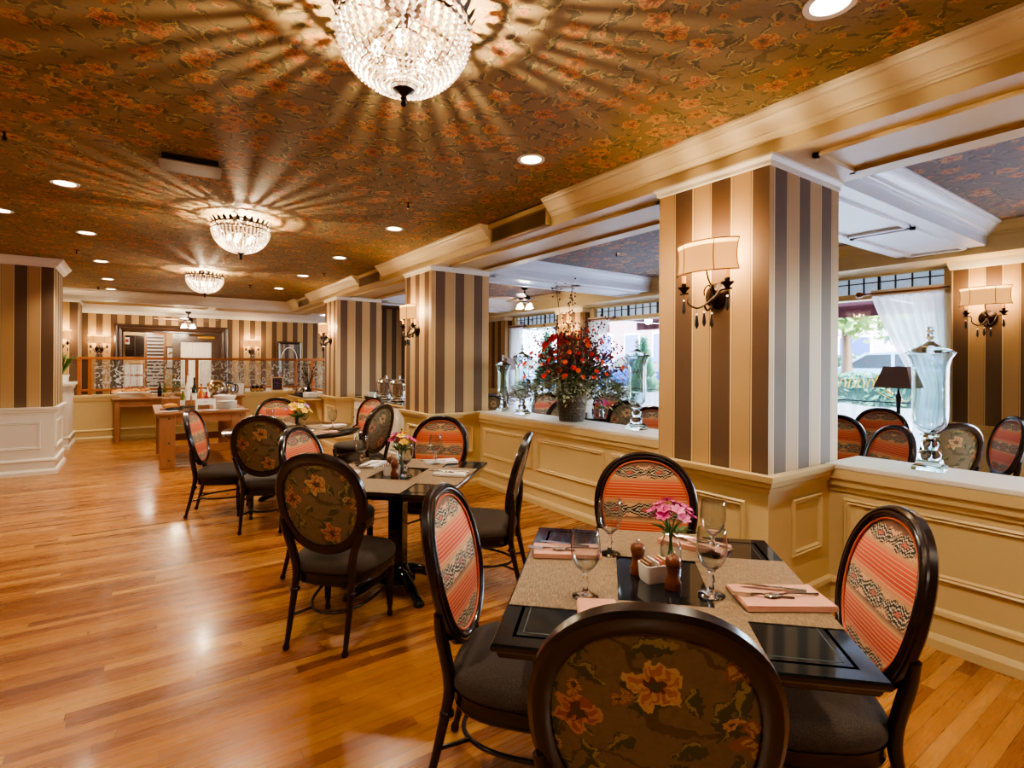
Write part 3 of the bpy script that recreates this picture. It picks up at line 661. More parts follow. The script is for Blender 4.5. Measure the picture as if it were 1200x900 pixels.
gob(T2c,.20,-.36,'goblet at the left of the middle table beside the floral backed chair'); gob(T2c,.36,.14,'goblet at the right of the middle table before the far striped chair'); gob(T2c,-.07,.08,'goblet right beside the glass vase on the middle table'); gob(T2c,.33,-.12,'goblet behind the vase on the middle table')
for (x,y,l) in ((1.55,6.35,'goblet right of the yellow flowers on the round table'),(1.78,6.05,'rightmost goblet on the round table'),(1.2,6.42,'goblet left of the yellow flowers on the round table'),(1.0,6.0,'low goblet at the left of the round table')): goblet(x,y,ZT,l,GG)
goblet(5.85,2.6,ZT+FW,'goblet on the alcove window table before the striped chair',GG); goblet(5.95,2.55,ZT+FW,'small tumbler like goblet right of the one on the alcove window table',GG,.8)
def cutlery(M,fork=True):
    m=MB()
    if fork:
        m.tube([(0,0,.002),(0,.03,.004),(0,.1,.008),(0,.125,.004)],[.004,.003,.0028,.006],6,M); 
        m.box(-.011,.011,.125,.14,.002,.0045,M)
        for k in range(4): m.box(-.011+k*.0062,-.0078+k*.0062,.138,.185,.003,.005,M)
    else:
        m.tube([(0,0,.002),(0,.03,.004),(0,.1,.008),(0,.13,.004)],[.004,.003,.0028,.004],6,M); m.sphere((0,.152,.004),.017,12,M,(1,1.6,.25))
    return m
def napkin(c,u,v,ang,mt,label,zz=0,w=.26,d=.13,tools=3,lab='front table'):
    p=at(c,u,v,ZT+.0046+zz)
    m=MB()
    for k in range(4): m.loft([[(sx*(w/2-.002*abs(k-1.5)),sy*(d/2-.001*k),z) for sx,sy in ((-1,-1),(1,-1),(1,1),(-1,1))] for z in (k*.0042,k*.0042+.0036)])
    o=m.build('folded_napkin',mt,None,0,.0012); o.location=p; o.rotation_euler=(0,0,R(ang)); tag(o,label,'napkin','folded napkins at the place settings')
    for k in range(tools):
        base=T(p.x,p.y,p.z+.0165+k*.002)@RZ(ang)@T(.03 if k!=1 else .12,-.03+.028*k,0)@RZ((80,96,72)[k])
        if k==2: 
            cm=MB(); cm.tube([(0,-.06,.003),(0,.02,.004)],[.006,.005],6,base); cm.loft([[(-.008,.02,.003),(.008,.02,.003),(.008,.02,.005),(-.008,.02,.005)],[(-.009,.1,.003),(.007,.1,.003),(.007,.1,.0045),(-.009,.1,.0045)],[(-.009,.135,.003),(-.005,.135,.003),(-.005,.135,.004),(-.009,.135,.004)]],base)
            nm='table_knife'
        else: cm=cutlery(base,k==0); nm=('fork','spoon')[k]
        tag(cm.build(nm,M_STEEL,None,50),'steel %s on the %s'%(nm.replace('_',' '),label),'cutlery','cutlery on the napkins')
napkin(T1c,.19,-.33,-38,M_NAP,'pink napkin at the left seat of the front table')
napkin(T1c,-.10,.355,UA-80,M_NAP,'pink napkin at the right seat of the front table',0,.275,.165)
napkin(T1c,.37,.17,UA+60,M_NAP,'pink napkin behind the flowers on the front table')
napkin(T1c,-.33,-.2,UA+5,M_NAP,'pink napkin at the near seat of the front table',0,.2,.12,1)
napkin(T2c,.42,.16,UA-60,M_NAPW,'white napkin at the far seat of the middle table',0,.24,.13,1); napkin(T2c,.02,.36,UA-90,M_NAPW,'white napkin at the right seat of the middle table',0,.22,.13,2); napkin(T2c,.22,-.28,UA,M_NAPW,'white napkin at the left seat of the middle table',0,.22,.12,1); napkin(T2c,-.12,-.3,UA,M_NAPW,'white napkin at the near left of the middle table',0,.18,.1,0)
T3w=lambda x,y:((Vector((x,y,0))-T3c).dot(U),(Vector((x,y,0))-T3c).dot(V))
napkin(T3c,*T3w(1.86,6.25),20,M_NAPW,'white napkin at the right of the round table',-.004,.26,.13,0); napkin(T3c,*T3w(1.62,5.72),-10,M_NAP,'pink napkin at the near right of the round table',-.004,.22,.12,1)
for i,(x,y,a,l) in enumerate(((1.72,6.28,20,'right'),(1.5,5.75,-60,'near right'),(1.3,6.72,90,'far'))):
    u,v=T3w(x,y); mat_(T3c,u,v,.44,.32,a+90,'tan placemat at the %s of the round table'%l,0.0003+i*.0024)
def mill(c,u,v,label,zz=0,x=None):
    p=at(c,u,v,ZT+zz); t=thing('pepper_mill',label,'pepper mill',p,0,'wooden mills'); t.scale=(1.1,)*3
    MB().lathe([(.001,0),(.024,0),(.025,.004),(.023,.012),(.025,.018),(.019,.03),(.0165,.045),(.019,.058),(.022,.063),(.001,.063)],20).build('mill_body',M_WAL,t,45)
    MB().lathe([(.001,.0635),(.019,.0635),(.022,.068),(.024,.08),(.021,.092),(.011,.098),(.001,.099)],20).build('mill_head',M_WAL,t,45); MB().lathe([(.001,.099),(.005,.099),(.006,.106),(.004,.11),(.001,.111)],10).build('mill_nut',M_STEEL,t,45)
mill(T1c,.046,-.07,'wooden pepper mill left of the sugar caddy on the front table'); mill(T1c,-.06,.038,'wooden mill right of the sugar caddy on the front table')
mill(T2c,.02,-.06,'wooden mill left of the caddy on the middle table'); mill(T2c,-.085,.01,'wooden mill nearest the vase on the middle table')
def caddy(c,u,v,label,ang,zz=0):
    p=at(c,u,v,ZT+zz); t=thing('sugar_caddy',label,'sugar caddy',p,ang,'white sugar caddies')
    def rr(w,d,z,n=6): return [(sx*(w-.012)+.012*cos(a),sy*(d-.012)+.012*sin(a),z) for (sx,sy,a0) in ((1,1,0),(-1,1,90),(-1,-1,180),(1,-1,270)) for a in [R(a0+90*k/n) for k in range(n+1)]]
    MB().loft([rr(.05,.03,0),rr(.053,.033,.01),rr(.056,.036,.06),rr(.052,.032,.06),rr(.049,.029,.012)]).build('caddy_dish',M_CER,t,40)
    cols=[srgb(150,110,80),srgb(160,120,90),srgb(228,222,210),srgb(232,226,214),srgb(206,120,110),srgb(214,190,120)]
    for k in range(6):
        nm='sugar_packet'; o=B(-.003,.003,-.024,.024,0,.055).build(nm,mat('packet_%d'%k,cols[k],.6),t,0); o.location=(-.034+k*.0135,0,.014+.004*(k%3)); o.rotation_euler=(0,R(-14),0)
caddy(T1c,.0,-.01,'white ceramic sugar packet caddy between the two mills on the front table',UA-62); caddy(T2c,-.04,-.03,'white ceramic sugar packet caddy between the mills on the middle table',UA-62)
# flowers
M_VASEW=mat('water_glass',(.7,.78,.74),.05,trans=.9,ior=1.2)
def petal_flower(m,c,r,up,n=6,wide=.42,cup=.55):
    up=Vector(up).normalized(); x=up.orthogonal().normalized(); y=up.cross(x); b=basis(Vector(c),x,y,up)
    for k in range(n):
        a=2*pi*k/n; mm=b@RZ(math.degrees(a)); 
        m.add([(0,0,0),(r*.45,-r*wide*.8,r*cup*.55),(r*.85,-r*wide*.55,r*cup*.8),(r,0,r*cup*.75),(r*.85,r*wide*.55,r*cup*.8),(r*.45,r*wide*.8,r*cup*.55),(r*.5,0,r*cup*.35)],[(0,1,6),(1,2,3,6),(6,3,4,5),(0,6,5)],mm)
def leafblade(m,c,d,L,w):
    d=Vector(d).normalized(); s=d.cross(Vector((0,0,1))); s=s.normalized() if s.length>.01 else Vector((1,0,0)); c=Vector(c); n=s.cross(d)
    q=lambda a,b,h=0:c+d*L*a+s*w*b+n*h*L
    m.add([q(0,0),q(.3,-.8,.05),q(.65,-.75,.04),q(1,0,-.1),q(.65,.75,.04),q(.3,.8,.05),q(.5,0,-.02)],[(0,1,6),(1,2,6),(2,3,6),(6,3,4),(6,4,5),(0,6,5)])
def bouquet(x,y,z,label,cols,vase_label,kind,n=12,sc=1.,vs=1.):
    v=thing('bud_vase',vase_label,'vase',(x,y,z),0,'small glass vases'); v.scale=(vs,)*3
    if kind=='bottle': pf=[(.001,0),(.033,0),(.036,.004),(.0365,.06),(.034,.075),(.026,.092),(.024,.105),(.027,.118),(.029,.122),(.0275,.122),(.0225,.105),(.0245,.092),(.033,.074),(.035,.06),(.0345,.006),(.001,.005)]
    else: pf=[(.001,0),(.036,0),(.036,.006),(.012,.014),(.016,.03),(.026,.08),(.036,.14),(.037,.142),(.034,.142),(.024,.08),(.013,.032),(.001,.028)]
    MB().lathe(pf,24).build('vase_body',M_GOB,v,60)
    H=pf[-8][1]*vs if kind=='bottle' else .142*vs
    f=thing('flower_bouquet',label,'flowers',(x,y,z),0,'small bouquets'); rnd=random.Random(label)
    st=MB(); lv=MB()
    for i in range(n):
        a=2*pi*i/n*2.4; rad=(.012+.075*math.sqrt((i+.5)/n))*sc; hz=H+(.115-.075*((i+.5)/n)+rnd.uniform(-.012,.015))*sc
        top=Vector((rad*cos(a),rad*sin(a),hz)); st.tube(spline([(0.012*cos(a+2),.012*sin(a+2),.012),(.008*cos(a),.008*sin(a),H*.95),top],4),.0016,5)
        c=cols[i%len(cols)]; m=MB(); petal_flower(m,(0,0,0),.034*sc,(top.x*6,top.y*6,.6),6,.45,.55); m.tube([(0,0,0),(top.x*.22,top.y*.22,.02*sc)],.002,4)
        o=m.build('flower',leafmat('petal_%d_%d_%d'%tuple(int(q*255) for q in c),c,tuple(min(1,q*1.5+.06) for q in c),90),f,30); o.location=top
    for i in range(10):
        a=2*pi*i/10+.3; leafblade(lv,(.012*cos(a),.012*sin(a),H-.01),(cos(a),sin(a),rnd.uniform(.2,.9)),.085*sc,.016*sc)
    st.build('stem',M_LEAF,f,50); lv.build('leaf',M_LEAF,f,30)
mg=srgb(186,52,122); pk=srgb(214,110,160); ye=srgb(236,176,42); yl=srgb(240,206,110); lil=srgb(150,104,168); wh=srgb(232,220,200)
p=at(T1c,.155,.055,ZT); bouquet(p.x,p.y,p.z,'magenta alstroemeria bouquet on the front table',[mg,pk,mg],'clear bottle vase holding the magenta flowers on the front table','bottle',14,.85,1.05)
p=at(T2c,.065,-.005,ZT); bouquet(p.x,p.y,p.z,'yellow and magenta bouquet on the middle table',[ye,mg,ye,mg],'tall clear vase holding the bouquet on the middle table','trumpet',14,.95,1.05)
bouquet(1.41,6.05,ZT,'yellow and lilac bouquet on the round table',[ye,yl,lil,ye],'clear vase holding the yellow bouquet on the round table','trumpet',16,1.35,1.05)
bouquet(4.34,2.3,ZT+FW,'white and violet bouquet just above the right half wall beside the first pillar',[wh,lil,yl],'small vase of the white and violet bouquet','bottle',12,.9)
bouquet(5.25,5.35,ZT+FW,'pink bouquet low behind the foot of the glass jar in the middle opening',[pk,mg],'small vase of the pink bouquet in the alcove','bottle',10,1.1)
bouquet(4.6,5.15+.35,ZT+FW,'pink bouquet under the foliage left of the big flower pot',[pk,mg],'small vase half hidden by the big flower pot','bottle',8,1.)
bouquet(5.95,2.8,ZT+FW,'tiny yellow bouquet left of the jar at the window table',[ye,wh],'small vase at the alcove window table','bottle',6,.7)
# ================================================================== lights as objects
def chandelier():
    t=thing('crystal_chandelier','x','chandelier',(0,0,0)); rg=.243; z0=2.735
    MB().lathe([(.001,ZC-.001),(.075,ZC-.001),(.08,ZC-.012),(.05,ZC-.03),(.018,ZC-.04),(.012,ZC-.1),(.001,ZC-.1)],24).build('ceiling_rose',M_BRONZE,t,40)
    m=MB()
    for z,r in ((z0,.006),(z0+.045,.006)): m.tube([(rg*cos(2*pi*k/48),rg*sin(2*pi*k/48),z) for k in range(48)],r,6,closed=True)
    for k in range(24):
        a,b=2*pi*k/24,2*pi*(k+1)/24
        m.tube([(rg*cos(a),rg*sin(a),z0),(rg*cos(b),rg*sin(b),z0+.045)],.003,4); m.tube([(rg*cos(b),rg*sin(b),z0),(rg*cos(a),rg*sin(a),z0+.045)],.003,4)
    for k in range(4):
        a=pi/2*k; m.tube([(rg*cos(a),rg*sin(a),z0+.03),(.02*cos(a),.02*sin(a),ZC-.045)],.004,5)
    for k in range(28):
        a=2*pi*k/28; q=basis(Vector((rg*cos(a),rg*sin(a),z0+.045)),Vector((-sin(a),cos(a),0)),Vector((cos(a),sin(a),0)),Vector((0,0,1)))
        m.add([(-.016,0,0),(.016,0,0),(.013,.016,.026),(0,.03,.045),(-.013,.016,.026)],[(0,1,2,3,4)],q)
    m.build('lattice_band',M_BRONZE,t,30)
    def bead(m,p,s): 
        x,y,z=p; m.add([(x+s,y,z),(x,y+s,z),(x-s,y,z),(x,y-s,z),(x,y,z+s*1.25),(x,y,z-s*1.25)],[(0,1,4),(1,2,4),(2,3,4),(3,0,4),(1,0,5),(2,1,5),(3,2,5),(0,3,5)])
    NS=44
    strand=MB()
    for i in range(16):
        th=R(3+i*5.1); bead(strand,(rg*cos(th),0,z0-.21*sin(th)),.0128-.0003*i)
    so=None
    for k in range(NS):
        if so is None: so=strand.build('bead_strand',M_CRYS_GLOW,t,0); o=so
        else: o=so.copy(); COL.objects.link(o)
        o.parent=t; o.rotation_euler=(0,0,2*pi*k/NS)
    m=MB(); bead(m,(rg,0,z0+.022),.013); so=None
    for k in range(24):
        if so is None: so=m.build('band_crystal',M_CRYS_GLOW,t,0); o=so
        else: o=so.copy(); COL.objects.link(o)
        o.parent=t; o.rotation_euler=(0,0,2*pi*(k+.5)/24)
    MB().lathe([(.001,z0-.275),(.008,z0-.272),(.012,z0-.262),(.008,z0-.252),(.013,z0-.244),(.009,z0-.235),(.02,z0-.222),(.05,z0-.206),(.052,z0-.202),(.001,z0-.2)],20).build('finial',M_BRONZE,t,40)
    for k in range(5):
        a=2*pi*k/5+.4; b=MB().sphere((.1*cos(a),.1*sin(a),2.66),.02,10,None,(1,1,1.5)).build('bulb',M_BULB,t,60)
        MB().tube([(.1*cos(a),.1*sin(a),2.69),(.02*cos(a),.02*sin(a),2.75)],.006,6).build('bulb_arm',M_BRONZE,t,40)
    return t
c0=chandelier(); ct=tree(c0)
c0.location=(*CHANS[0],0); c0['label']='crystal bowl chandelier nearest the viewer, at the top of the picture'; c0['group']='crystal chandeliers'
dup(ct,(*CHANS[1],0),12,'crystal bowl chandelier in the middle of the three'); dup(ct,(*CHANS[2],0),5,'crystal bowl chandelier farthest back, above the buffet')
# downlights
def downlight():
    t=thing('recessed_downlight','x','ceiling light',(0,0,0)); MB().lathe([(.068,.0),(.068,-.003),(.09,-.006),(.092,-.001),(.092,0)],28).build('trim_ring',M_WHITE,t,40)
    MB().lathe([(.001,-.0012),(.069,-.0012),(.069,-.0002),(.001,-.0002)],28).build('lens',M_CAN,t,30); return t
dl=downlight(); dt=tree(dl)
rown=['nearest','second','third','fourth','fifth','sixth','seventh']
ri=[0,0]
for i,(x,y) in enumerate(DOWNS_AND_FILL):
    if y<.8 or x<-2 or (x<0 and y<3.5): continue  # unseen fill lamps, no fixture modelled
    if x<-1: lab='round recessed downlight cut by the left edge of the picture'
    elif x>0: lab='round recessed downlight, %s in the row along the pillars'%rown[ri[0]]; ri[0]+=1
    else: lab='round recessed downlight, %s in the row at the left'%rown[ri[1]]; ri[1]+=1
    o=dl if i==0 else dup(dt,(0,0,0)); o.location=(x,y,ZC-.0005); o['label']=lab; o['group']='recessed downlights'
# sprinklers
def sprinkler():
    t=thing('fire_sprinkler','x','sprinkler',(0,0,0)); MB().lathe([(.001,0),(.036,0),(.036,-.004),(.02,-.01),(.001,-.01)],18).build('escutcheon',M_BRASS,t,40)
    MB().tube([(0,0,-.008),(0,0,-.045)],.007,8).lathe([(.001,-.045),(.016,-.045),(.016,-.048),(.001,-.048)],12).tube([(0,0,-.02),(.012,0,-.03),(0,0,-.043)],.003,5).tube([(0,0,-.02),(-.012,0,-.03),(0,0,-.043)],.003,5).build('sprinkler_body',M_BRONZE,t,40); return t
sp=sprinkler(); spt=tree(sp)
for i,(x,y,z,l) in enumerate(((1.86,4.21,ZC,'ceiling sprinkler between the second downlight and the long vent grille'),(-.63,8.36,ZC,'ceiling sprinkler near the left stub wall'),(-.62,12.3,ZC,'small ceiling sprinkler at far left before the white beam'),(-.66,4.32,ZC,'ceiling sprinkler at the left edge of the picture'),(1.59,10.32,ZC,'ceiling sprinkler right of the farthest chandelier'),(2.3,8.3,ZC,'ceiling sprinkler left of the second vent grille'),(4.75,4.6,ZC,'ceiling sprinkler in the alcove left of the nearest sconce'),(5.4,6.9,ZC,'small sprinkler in the alcove behind the fan'))):
    o=sp if i==0 else dup(spt,(0,0,0)); o.location=(x,y,z-.0005); o['label']=l; o['group']='ceiling sprinklers'
# vent covers on the beam
for i,(a,b) in enumerate(VENTS):
    if i==0: continue
    lab=['vent grille on the beam behind the viewer at far right','long vent grille on the beam between the first and second pillar','short looking vent grille on the beam by the second pillar','small farthest vent grille on the beam by the third pillar'][i]
    t=thing('air_vent',lab,'vent',(XP,(a+b)/2,2.72),0,'vent grilles on the beam'); L=(b-a)
    m=MB().box(-.05,0,-L/2,L/2,.075,.118).box(-.03,0,-L/2,L/2,-.07,-.055).box(-.03,0,-L/2,-L/2+.015,-.07,.08).box(-.03,0,L/2-.015,L/2,-.07,.08); m.build('vent_frame',M_CREAM,t,0)
    B(-.008,-.004,-L/2+.012,L/2-.012,-.058,.078).build('vent_backing',mat('dark_void',(.02,.017,.014),.8),t,0)
    m=MB()
    for k in range(12): m.box(-.026,-.012,-L/2+.014,L/2-.014,-.054+k*.011,-.051+k*.011)
    for k in range(int(L/.022)): y=-L/2+.02+k*.022; m.box(-.022,-.014,y,y+.004,-.056,.078)
    m.build('vent_louvres',mat('louvre_paint',srgb(150,122,88),.45),t,0)
# ceiling return plate at left
t=thing('ceiling_vent','flat grey metal plate on the floral ceiling left of the middle chandelier','vent',(.28,4.21,ZC),-4)
B(-.18,.18,-.13,.13,-.05,-.042).build('vent_plate',mat('grey_metal_plate',srgb(120,100,80),.4),t,0,.002); B(-.16,.16,-.11,.11,-.042,-.0005).build('vent_box',mat('dark_void',(.02,.017,.014),.8),t,0)
# sconces: local +x is out of the wall
def sconce():
    t=thing('wall_sconce','x','wall lamp',(0,0,0))
    MB().lathe([(.001,0),(.075,0),(.078,.006),(.072,.014),(.05,.02),(.045,.028),(.02,.034),(.001,.036)],28,RY(90)).build('wall_plate',M_BRONZE,t,45)
    m=MB()
    for sy in (-1,1):
        m.tube(spline([(.03,0,.0),(.08,sy*.02,-.05),(.13,sy*.05,-.075),(.165,sy*.085,-.045),(.13,sy*.1,.01),(.125,sy*.135,.018),(.125,sy*.17,.018)],5),.006,8)
        m.lathe([(.001,.018),(.012,.02),(.018,.035),(.034,.05),(.036,.056),(.012,.058),(.016,.07),(.014,.08)],16,at=(.125,sy*.145,0))
        m.tube(spline([(.03,0,.01),(.07,sy*.012,.06),(.1,sy*.02,.03),(.085,sy*.03,.0)],4),.004,6)
    m.tube(spline([(.03,0,0),(.06,0,-.06),(.1,0,-.09),(.13,0,-.06)],4),.006,8); m.tube(spline([(.03,0,.03),(.09,0,.09),(.12,0,.17),(.16,0,.2)],4),.005,8)
    m.build('scroll_arms',M_BRONZE,t,50)
    for sy in (-1,1):
        MB().lathe([(.001,.08),(.013,.08),(.013,.125),(.001,.125)],14,at=(.125,sy*.145,0)).build('candle_sleeve',M_SHADE,t,40)
        MB().sphere((.1,sy*.11,.2),.014,8,None,(1,1,1.6)).build('bulb',M_BULB,t,60)
    # bowed shade: front arc in plan, sides waisted
    pl=[]
    for k in range(21):
        q=-1+2*k/20; pl.append((q*.205,.05+.155*math.sqrt(max(0,1-(q*.93)**2))))
    def ring(s,z,o=0): return [((x-.16)*(1+(s-1)*.5)+.16 - o*.0, y*s, z) for y,x in pl]
    hs=[(.0,1.0),(.03,.955),(.07,.935),(.105,.935),(.145,.955),(.175,1.0)]
    MB().loft([ring(s,.125+z) for z,s in hs],None,False,False,False).build('lamp_shade',M_SHADE,t,60)
    m=MB()
    for z,s in (hs[0],hs[-1]): m.tube(ring(s*1.005,.125+z),.004,6)
    for k in (0,5,15,20): m.tube([ring(s*1.006,.125+z)[k] for z,s in hs],.0028,5)
    m.build('shade_trim',mat('shade_trim_braid',srgb(128,84,44),.7),t,50)
    MB().loft([ring(s*.985,.13+z) for z,s in hs[:-1]],None,False,False,False).build('shade_lining',M_SHLIN,t,60)
    m=MB()
    for (x,y,z) in ((.125,.145,-.01),(.125,-.145,-.01),(.13,.05,-.1),(.13,-.05,-.1),(.13,0,-.09)):
        m.tube([(x,y,z+.03),(x,y,z-.01)],.0015,4); MB().sphere((x,y,z-.012),.007,8).build('clear_bead',M_CRYS_GLOW,t,40)
    m.build('drop_wire',M_BRONZE,t,40)
    for (x,y,z) in ((.125,.145,-.022),(.125,-.145,-.022),(.13,.05,-.112),(.13,-.05,-.112),(.13,0,-.102)):
        MB().loft([[(x+r*cos(2*pi*j/6),y+r*sin(2*pi*j/6),z-h) for j in range(6)] for r,h in ((.001,0),(.005,.006),(.012,.06),(.009,.07),(.001,.085))]).build('black_drop',M_IRON,t,0)
    return t
s0=sconce(); sct=tree(s0); SCL=[]
scs=[(XP,1.90,1.905,180,'two candle wall sconce with silk shade on the nearest pillar'),(XP,6.07,1.90,180,'two candle wall sconce on the second pillar'),(XP,9.7,1.89,180,'two candle wall sconce on the third pillar'),(XW-.226,1.66,1.98,180,'two candle wall sconce on the striped pier at far right beside the window'),(XW-.226,8.05,1.98,180,'two candle wall sconce in the alcove behind the top of the big bouquet'),(2.38,15.2,1.78,-90,'two candle wall sconce on the far striped wall right of the door'),(-.74,15.2,1.78,-90,'two candle wall sconce on the far striped wall left of the door'),(-1.22,12.8,1.78,-90,'two candle wall sconce on the far left pillar above the plant')]
for i,(x,y,z,rz,l) in enumerate(scs):
    o=s0 if i==0 else dup(sct,(0,0,0)); o.location=(x,y,z); o.rotation_euler=(0,0,R(rz)); o['label']=l; o['group']='shaded wall sconces'
    if i in(3,4): o.scale=(1,1,1)
    d=Vector((cos(R(rz)),sin(R(rz)),0)); sd=Vector((-d.y,d.x,0))
    for sy in (-1,1): SCL.append(tuple(Vector((x,y,z+.24))+d*.12+sd*.08*sy)+(d.x,d.y))
SCLIGHTS=SCL
# ceiling fans
def fan():
    t=thing('ceiling_fan','x','ceiling fan',(0,0,0))
    MB().lathe([(.001,0),(.065,0),(.065,-.01),(.045,-.045),(.014,-.055),(.012,-.12),(.03,-.125),(.085,-.145),(.1,-.16),(.1,-.21),(.08,-.23),(.05,-.245),(.05,-.265),(.001,-.27)],28).build('motor_housing',M_BRONZE,t,40)
    for k in range(5):
        q=RZ(72*k+10); b=MB().box(.1,.2,-.02,.02,-.2,-.194,q).build('blade_bracket',M_BRONZE,t,0)
        ol=[(.18,-.045),(.3,-.06),(.62,-.068),(.66,-.05),(.67,0),(.66,.05),(.62,.068),(.3,.06),(.18,.045)]
        MB().loft([[(x,y,-.192+.12*y) for x,y in ol],[(x,y,-.186+.12*y) for x,y in ol]],q).build('fan_blade',mat('fan_blade_wood',srgb(150,120,96),.45),t,0)
    for k in range(4):
        q=RZ(90*k+20); m=MB().tube(spline([(.03,0,-.255),(.09,0,-.27),(.115,0,-.29)],4),.008,8,q).build('light_arm',M_BRONZE,t,40)
        MB().lathe([(.022,-.285),(.03,-.3),(.042,-.34),(.058,-.375),(.055,-.375),(.04,-.34),(.02,-.29)],18,q@T(.12,0,0)).build('glass_shade',emis('lit_tulip_shade',(1.,.9,.74),5.),t,50)
    return t
f0=fan(); ft=tree(f0); f0.location=(5.62,7.67,ZC); f0['label']='bronze ceiling fan with lit tulip shades in the window alcove'; f0['group']='ceiling fans'
dup(ft,(.92,14.3,ZS-.0005),30,'ceiling fan with lit shades before the far door')
FANL=[(5.62,7.67,ZC-.43),(.92,14.3,ZS-.45)]
# ================================================================== jars on the ledges
def jar():
    t=thing('lidded_glass_jar','x','glass jar',(0,0,0))
    sq=lambda s,z:[(sx*s,sy*s,z) for sx,sy in ((-1,-1),(1,-1),(1,1),(-1,1))]
    MB().loft([sq(.085,0),sq(.085,.02),sq(.07,.028),sq(.062,.045),sq(.06,.05)]).lathe([(.052,.05),(.062,.06),(.064,.08),(.05,.095),(.038,.1),(.045,.115),(.05,.13),(.045,.145),(.03,.152),(.03,.16),(.05,.17),(.055,.178),(.03,.186)],28).build('jar_foot',M_URN,t,40)
    MB().lathe([(.03,.186),(.06,.2),(.088,.225),(.097,.26),(.099,.32),(.098,.46),(.1,.52),(.112,.565),(.128,.585),(.13,.59),(.124,.59),(.108,.565),(.095,.52),(.093,.46),(.094,.32),(.092,.262),(.083,.23),(.05,.208),(.001,.2)],36,c0=False).build('jar_body',M_GOBJ,t,60)
    MB().lathe([(.134,.592),(.136,.598),(.11,.612),(.06,.63),(.03,.645),(.018,.655),(.001,.656)],32).build('jar_lid',M_URN,t,50)
    m=MB().lathe([(.001,.655),(.016,.656),(.012,.664),(.022,.674),(.026,.684),(.018,.696),(.001,.7)],18)
    m.lathe([(.001,.7),(.012,.7),(.02,.708),(.022,.717),(.013,.728),(.001,.732)],14); m.build('lid_finial',M_URN,t,50)
    return t
M_GOBJ=thin('jar_glass',(.84,.93,.93),.2,.03,.55)
j0=jar(); jt=tree(j0)
for i,(y,s,l) in enumerate(((1.14,1.,'tall lidded glass jar alone on the right half wall'),(3.34,1.,'tall lidded glass jar right of the big bouquet on the middle half wall'),(5.12,1.,'lidded glass jar left of the big bouquet, second from the second pillar'),(5.52,.86,'lidded glass jar beside the second pillar, leftmost on the middle half wall'))):
    o=j0 if i==0 else dup(jt,(0,0,0)); o.location=(3.72,y,.9055); o.scale=(s*.87,s*.87,s*1.12); o['label']=l; o['group']='lidded glass jars on the half walls'; o.rotation_euler=(0,0,R((8,0,4,12)[i]))
# big arrangement
PX,PY=3.70,4.21
t=thing('metal_flower_pot','embossed pewter grey metal bucket holding the big bouquet on the middle half wall','flower pot',(PX,PY,.9055))
def emb():
    n=NT('embossed_pewter'); co=n.obj(); v=n.n('ShaderNodeTexVoronoi'); v.inputs['Scale'].default_value=22; n.put(v.inputs['Vector'],co); h=n.M('SINE',n.M('MULTIPLY',v.outputs['Distance'],16.))
    return n.set(color=n.mix(h,srgb(92,82,76),srgb(128,116,108)),rough=.4,metal=.8,normal=n.bump(h,.35,.004))
M_PEW=emb()
MB().lathe([(.001,0),(.125,0),(.13,.006),(.172,.275),(.178,.28),(.178,.29),(.168,.29),(.166,.275),(.125,.02),(.001,.02)],40).build('bucket',M_PEW,t,40)
MB().lathe([(.001,.255),(.163,.255),(.163,.262),(.001,.262)],24).build('soil',mat('dark_soil',srgb(48,36,28),.9),t,0)
f=thing('flower_arrangement','large loose bouquet of red and orange blossoms and berries in the metal bucket','flowers',(PX,PY,.9055))
f.scale=(1.1,1.2,1.2); rnd=random.Random(11); z0=.22
sg=MB(); sg2=MB()
M_BER=leafmat('wine_berries',srgb(70,18,22),srgb(130,40,40))
def branch(dx,dy,h,n=5):
    e=Vector((dx,dy,h)); s=Vector((dx*.12,dy*.12,z0)); mid=(s+e)*.5+Vector((rnd.uniform(-.03,.03),rnd.uniform(-.03,.03),.04)); return spline([s,mid,e],n)
for i in range(70):
    a=rnd.uniform(0,2*pi); rad=rnd.uniform(.08,.56); hh=.36+.52*(1-(rad/.62)**1.5)*rnd.uniform(.6,1)+rnd.uniform(0,.12)
    if i in(0,1,2): a=(2.0,3.9,1.2)[i]; rad=(.16,.12,.08)[i]; hh=(1.16,1.18,1.04)[i]
    if i in range(3,9): a=(1.57,4.7,1.9,4.4,1.3,4.9)[i-3]; rad=(.52,.52,.5,.54,.5,.5)[i-3]; hh=(.72,.62,.85,.82,.5,.45)[i-3]
    p=branch(rad*cos(a),rad*sin(a),hh); br=MB().tube(p,.0024,5); ber=MB()
    for q in range(18):
        k=rnd.randint(max(1,len(p)//2),len(p)-1); c=p[k]+Vector((rnd.uniform(-.05,.05),rnd.uniform(-.05,.05),rnd.uniform(-.03,.05))); ber.sphere(c,rnd.uniform(.006,.0105),6); br.tube([p[k],c],.001,3)
    if rnd.random()<.6:
        for q in range(5): leafblade(br,p[rnd.randint(2,len(p)-1)],(rnd.uniform(-1,1),rnd.uniform(-1,1),rnd.uniform(-.2,.8)),.05,.012)
    o=br.build('berry_sprig',M_STEM,f,40); o2=ber.build('berries',M_BER,o,60); o2['kind']='stuff'
for i in range(2200):
    a=rnd.uniform(0,2*pi); rad=.54*math.sqrt(rnd.random()); zz=z0+.03+.24*(1-(rad/.56)**2)*rnd.random()-(.13*max(0,(rad-.24)/.3)*rnd.random())+.05*rnd.random()
    leafblade(sg if i%3 else sg2,(rad*cos(a),rad*sin(a),zz),(cos(a)+rnd.uniform(-.8,.8),sin(a)+rnd.uniform(-.8,.8),rnd.uniform(-.5,.7)),rnd.uniform(.045,.085),rnd.uniform(.009,.016))
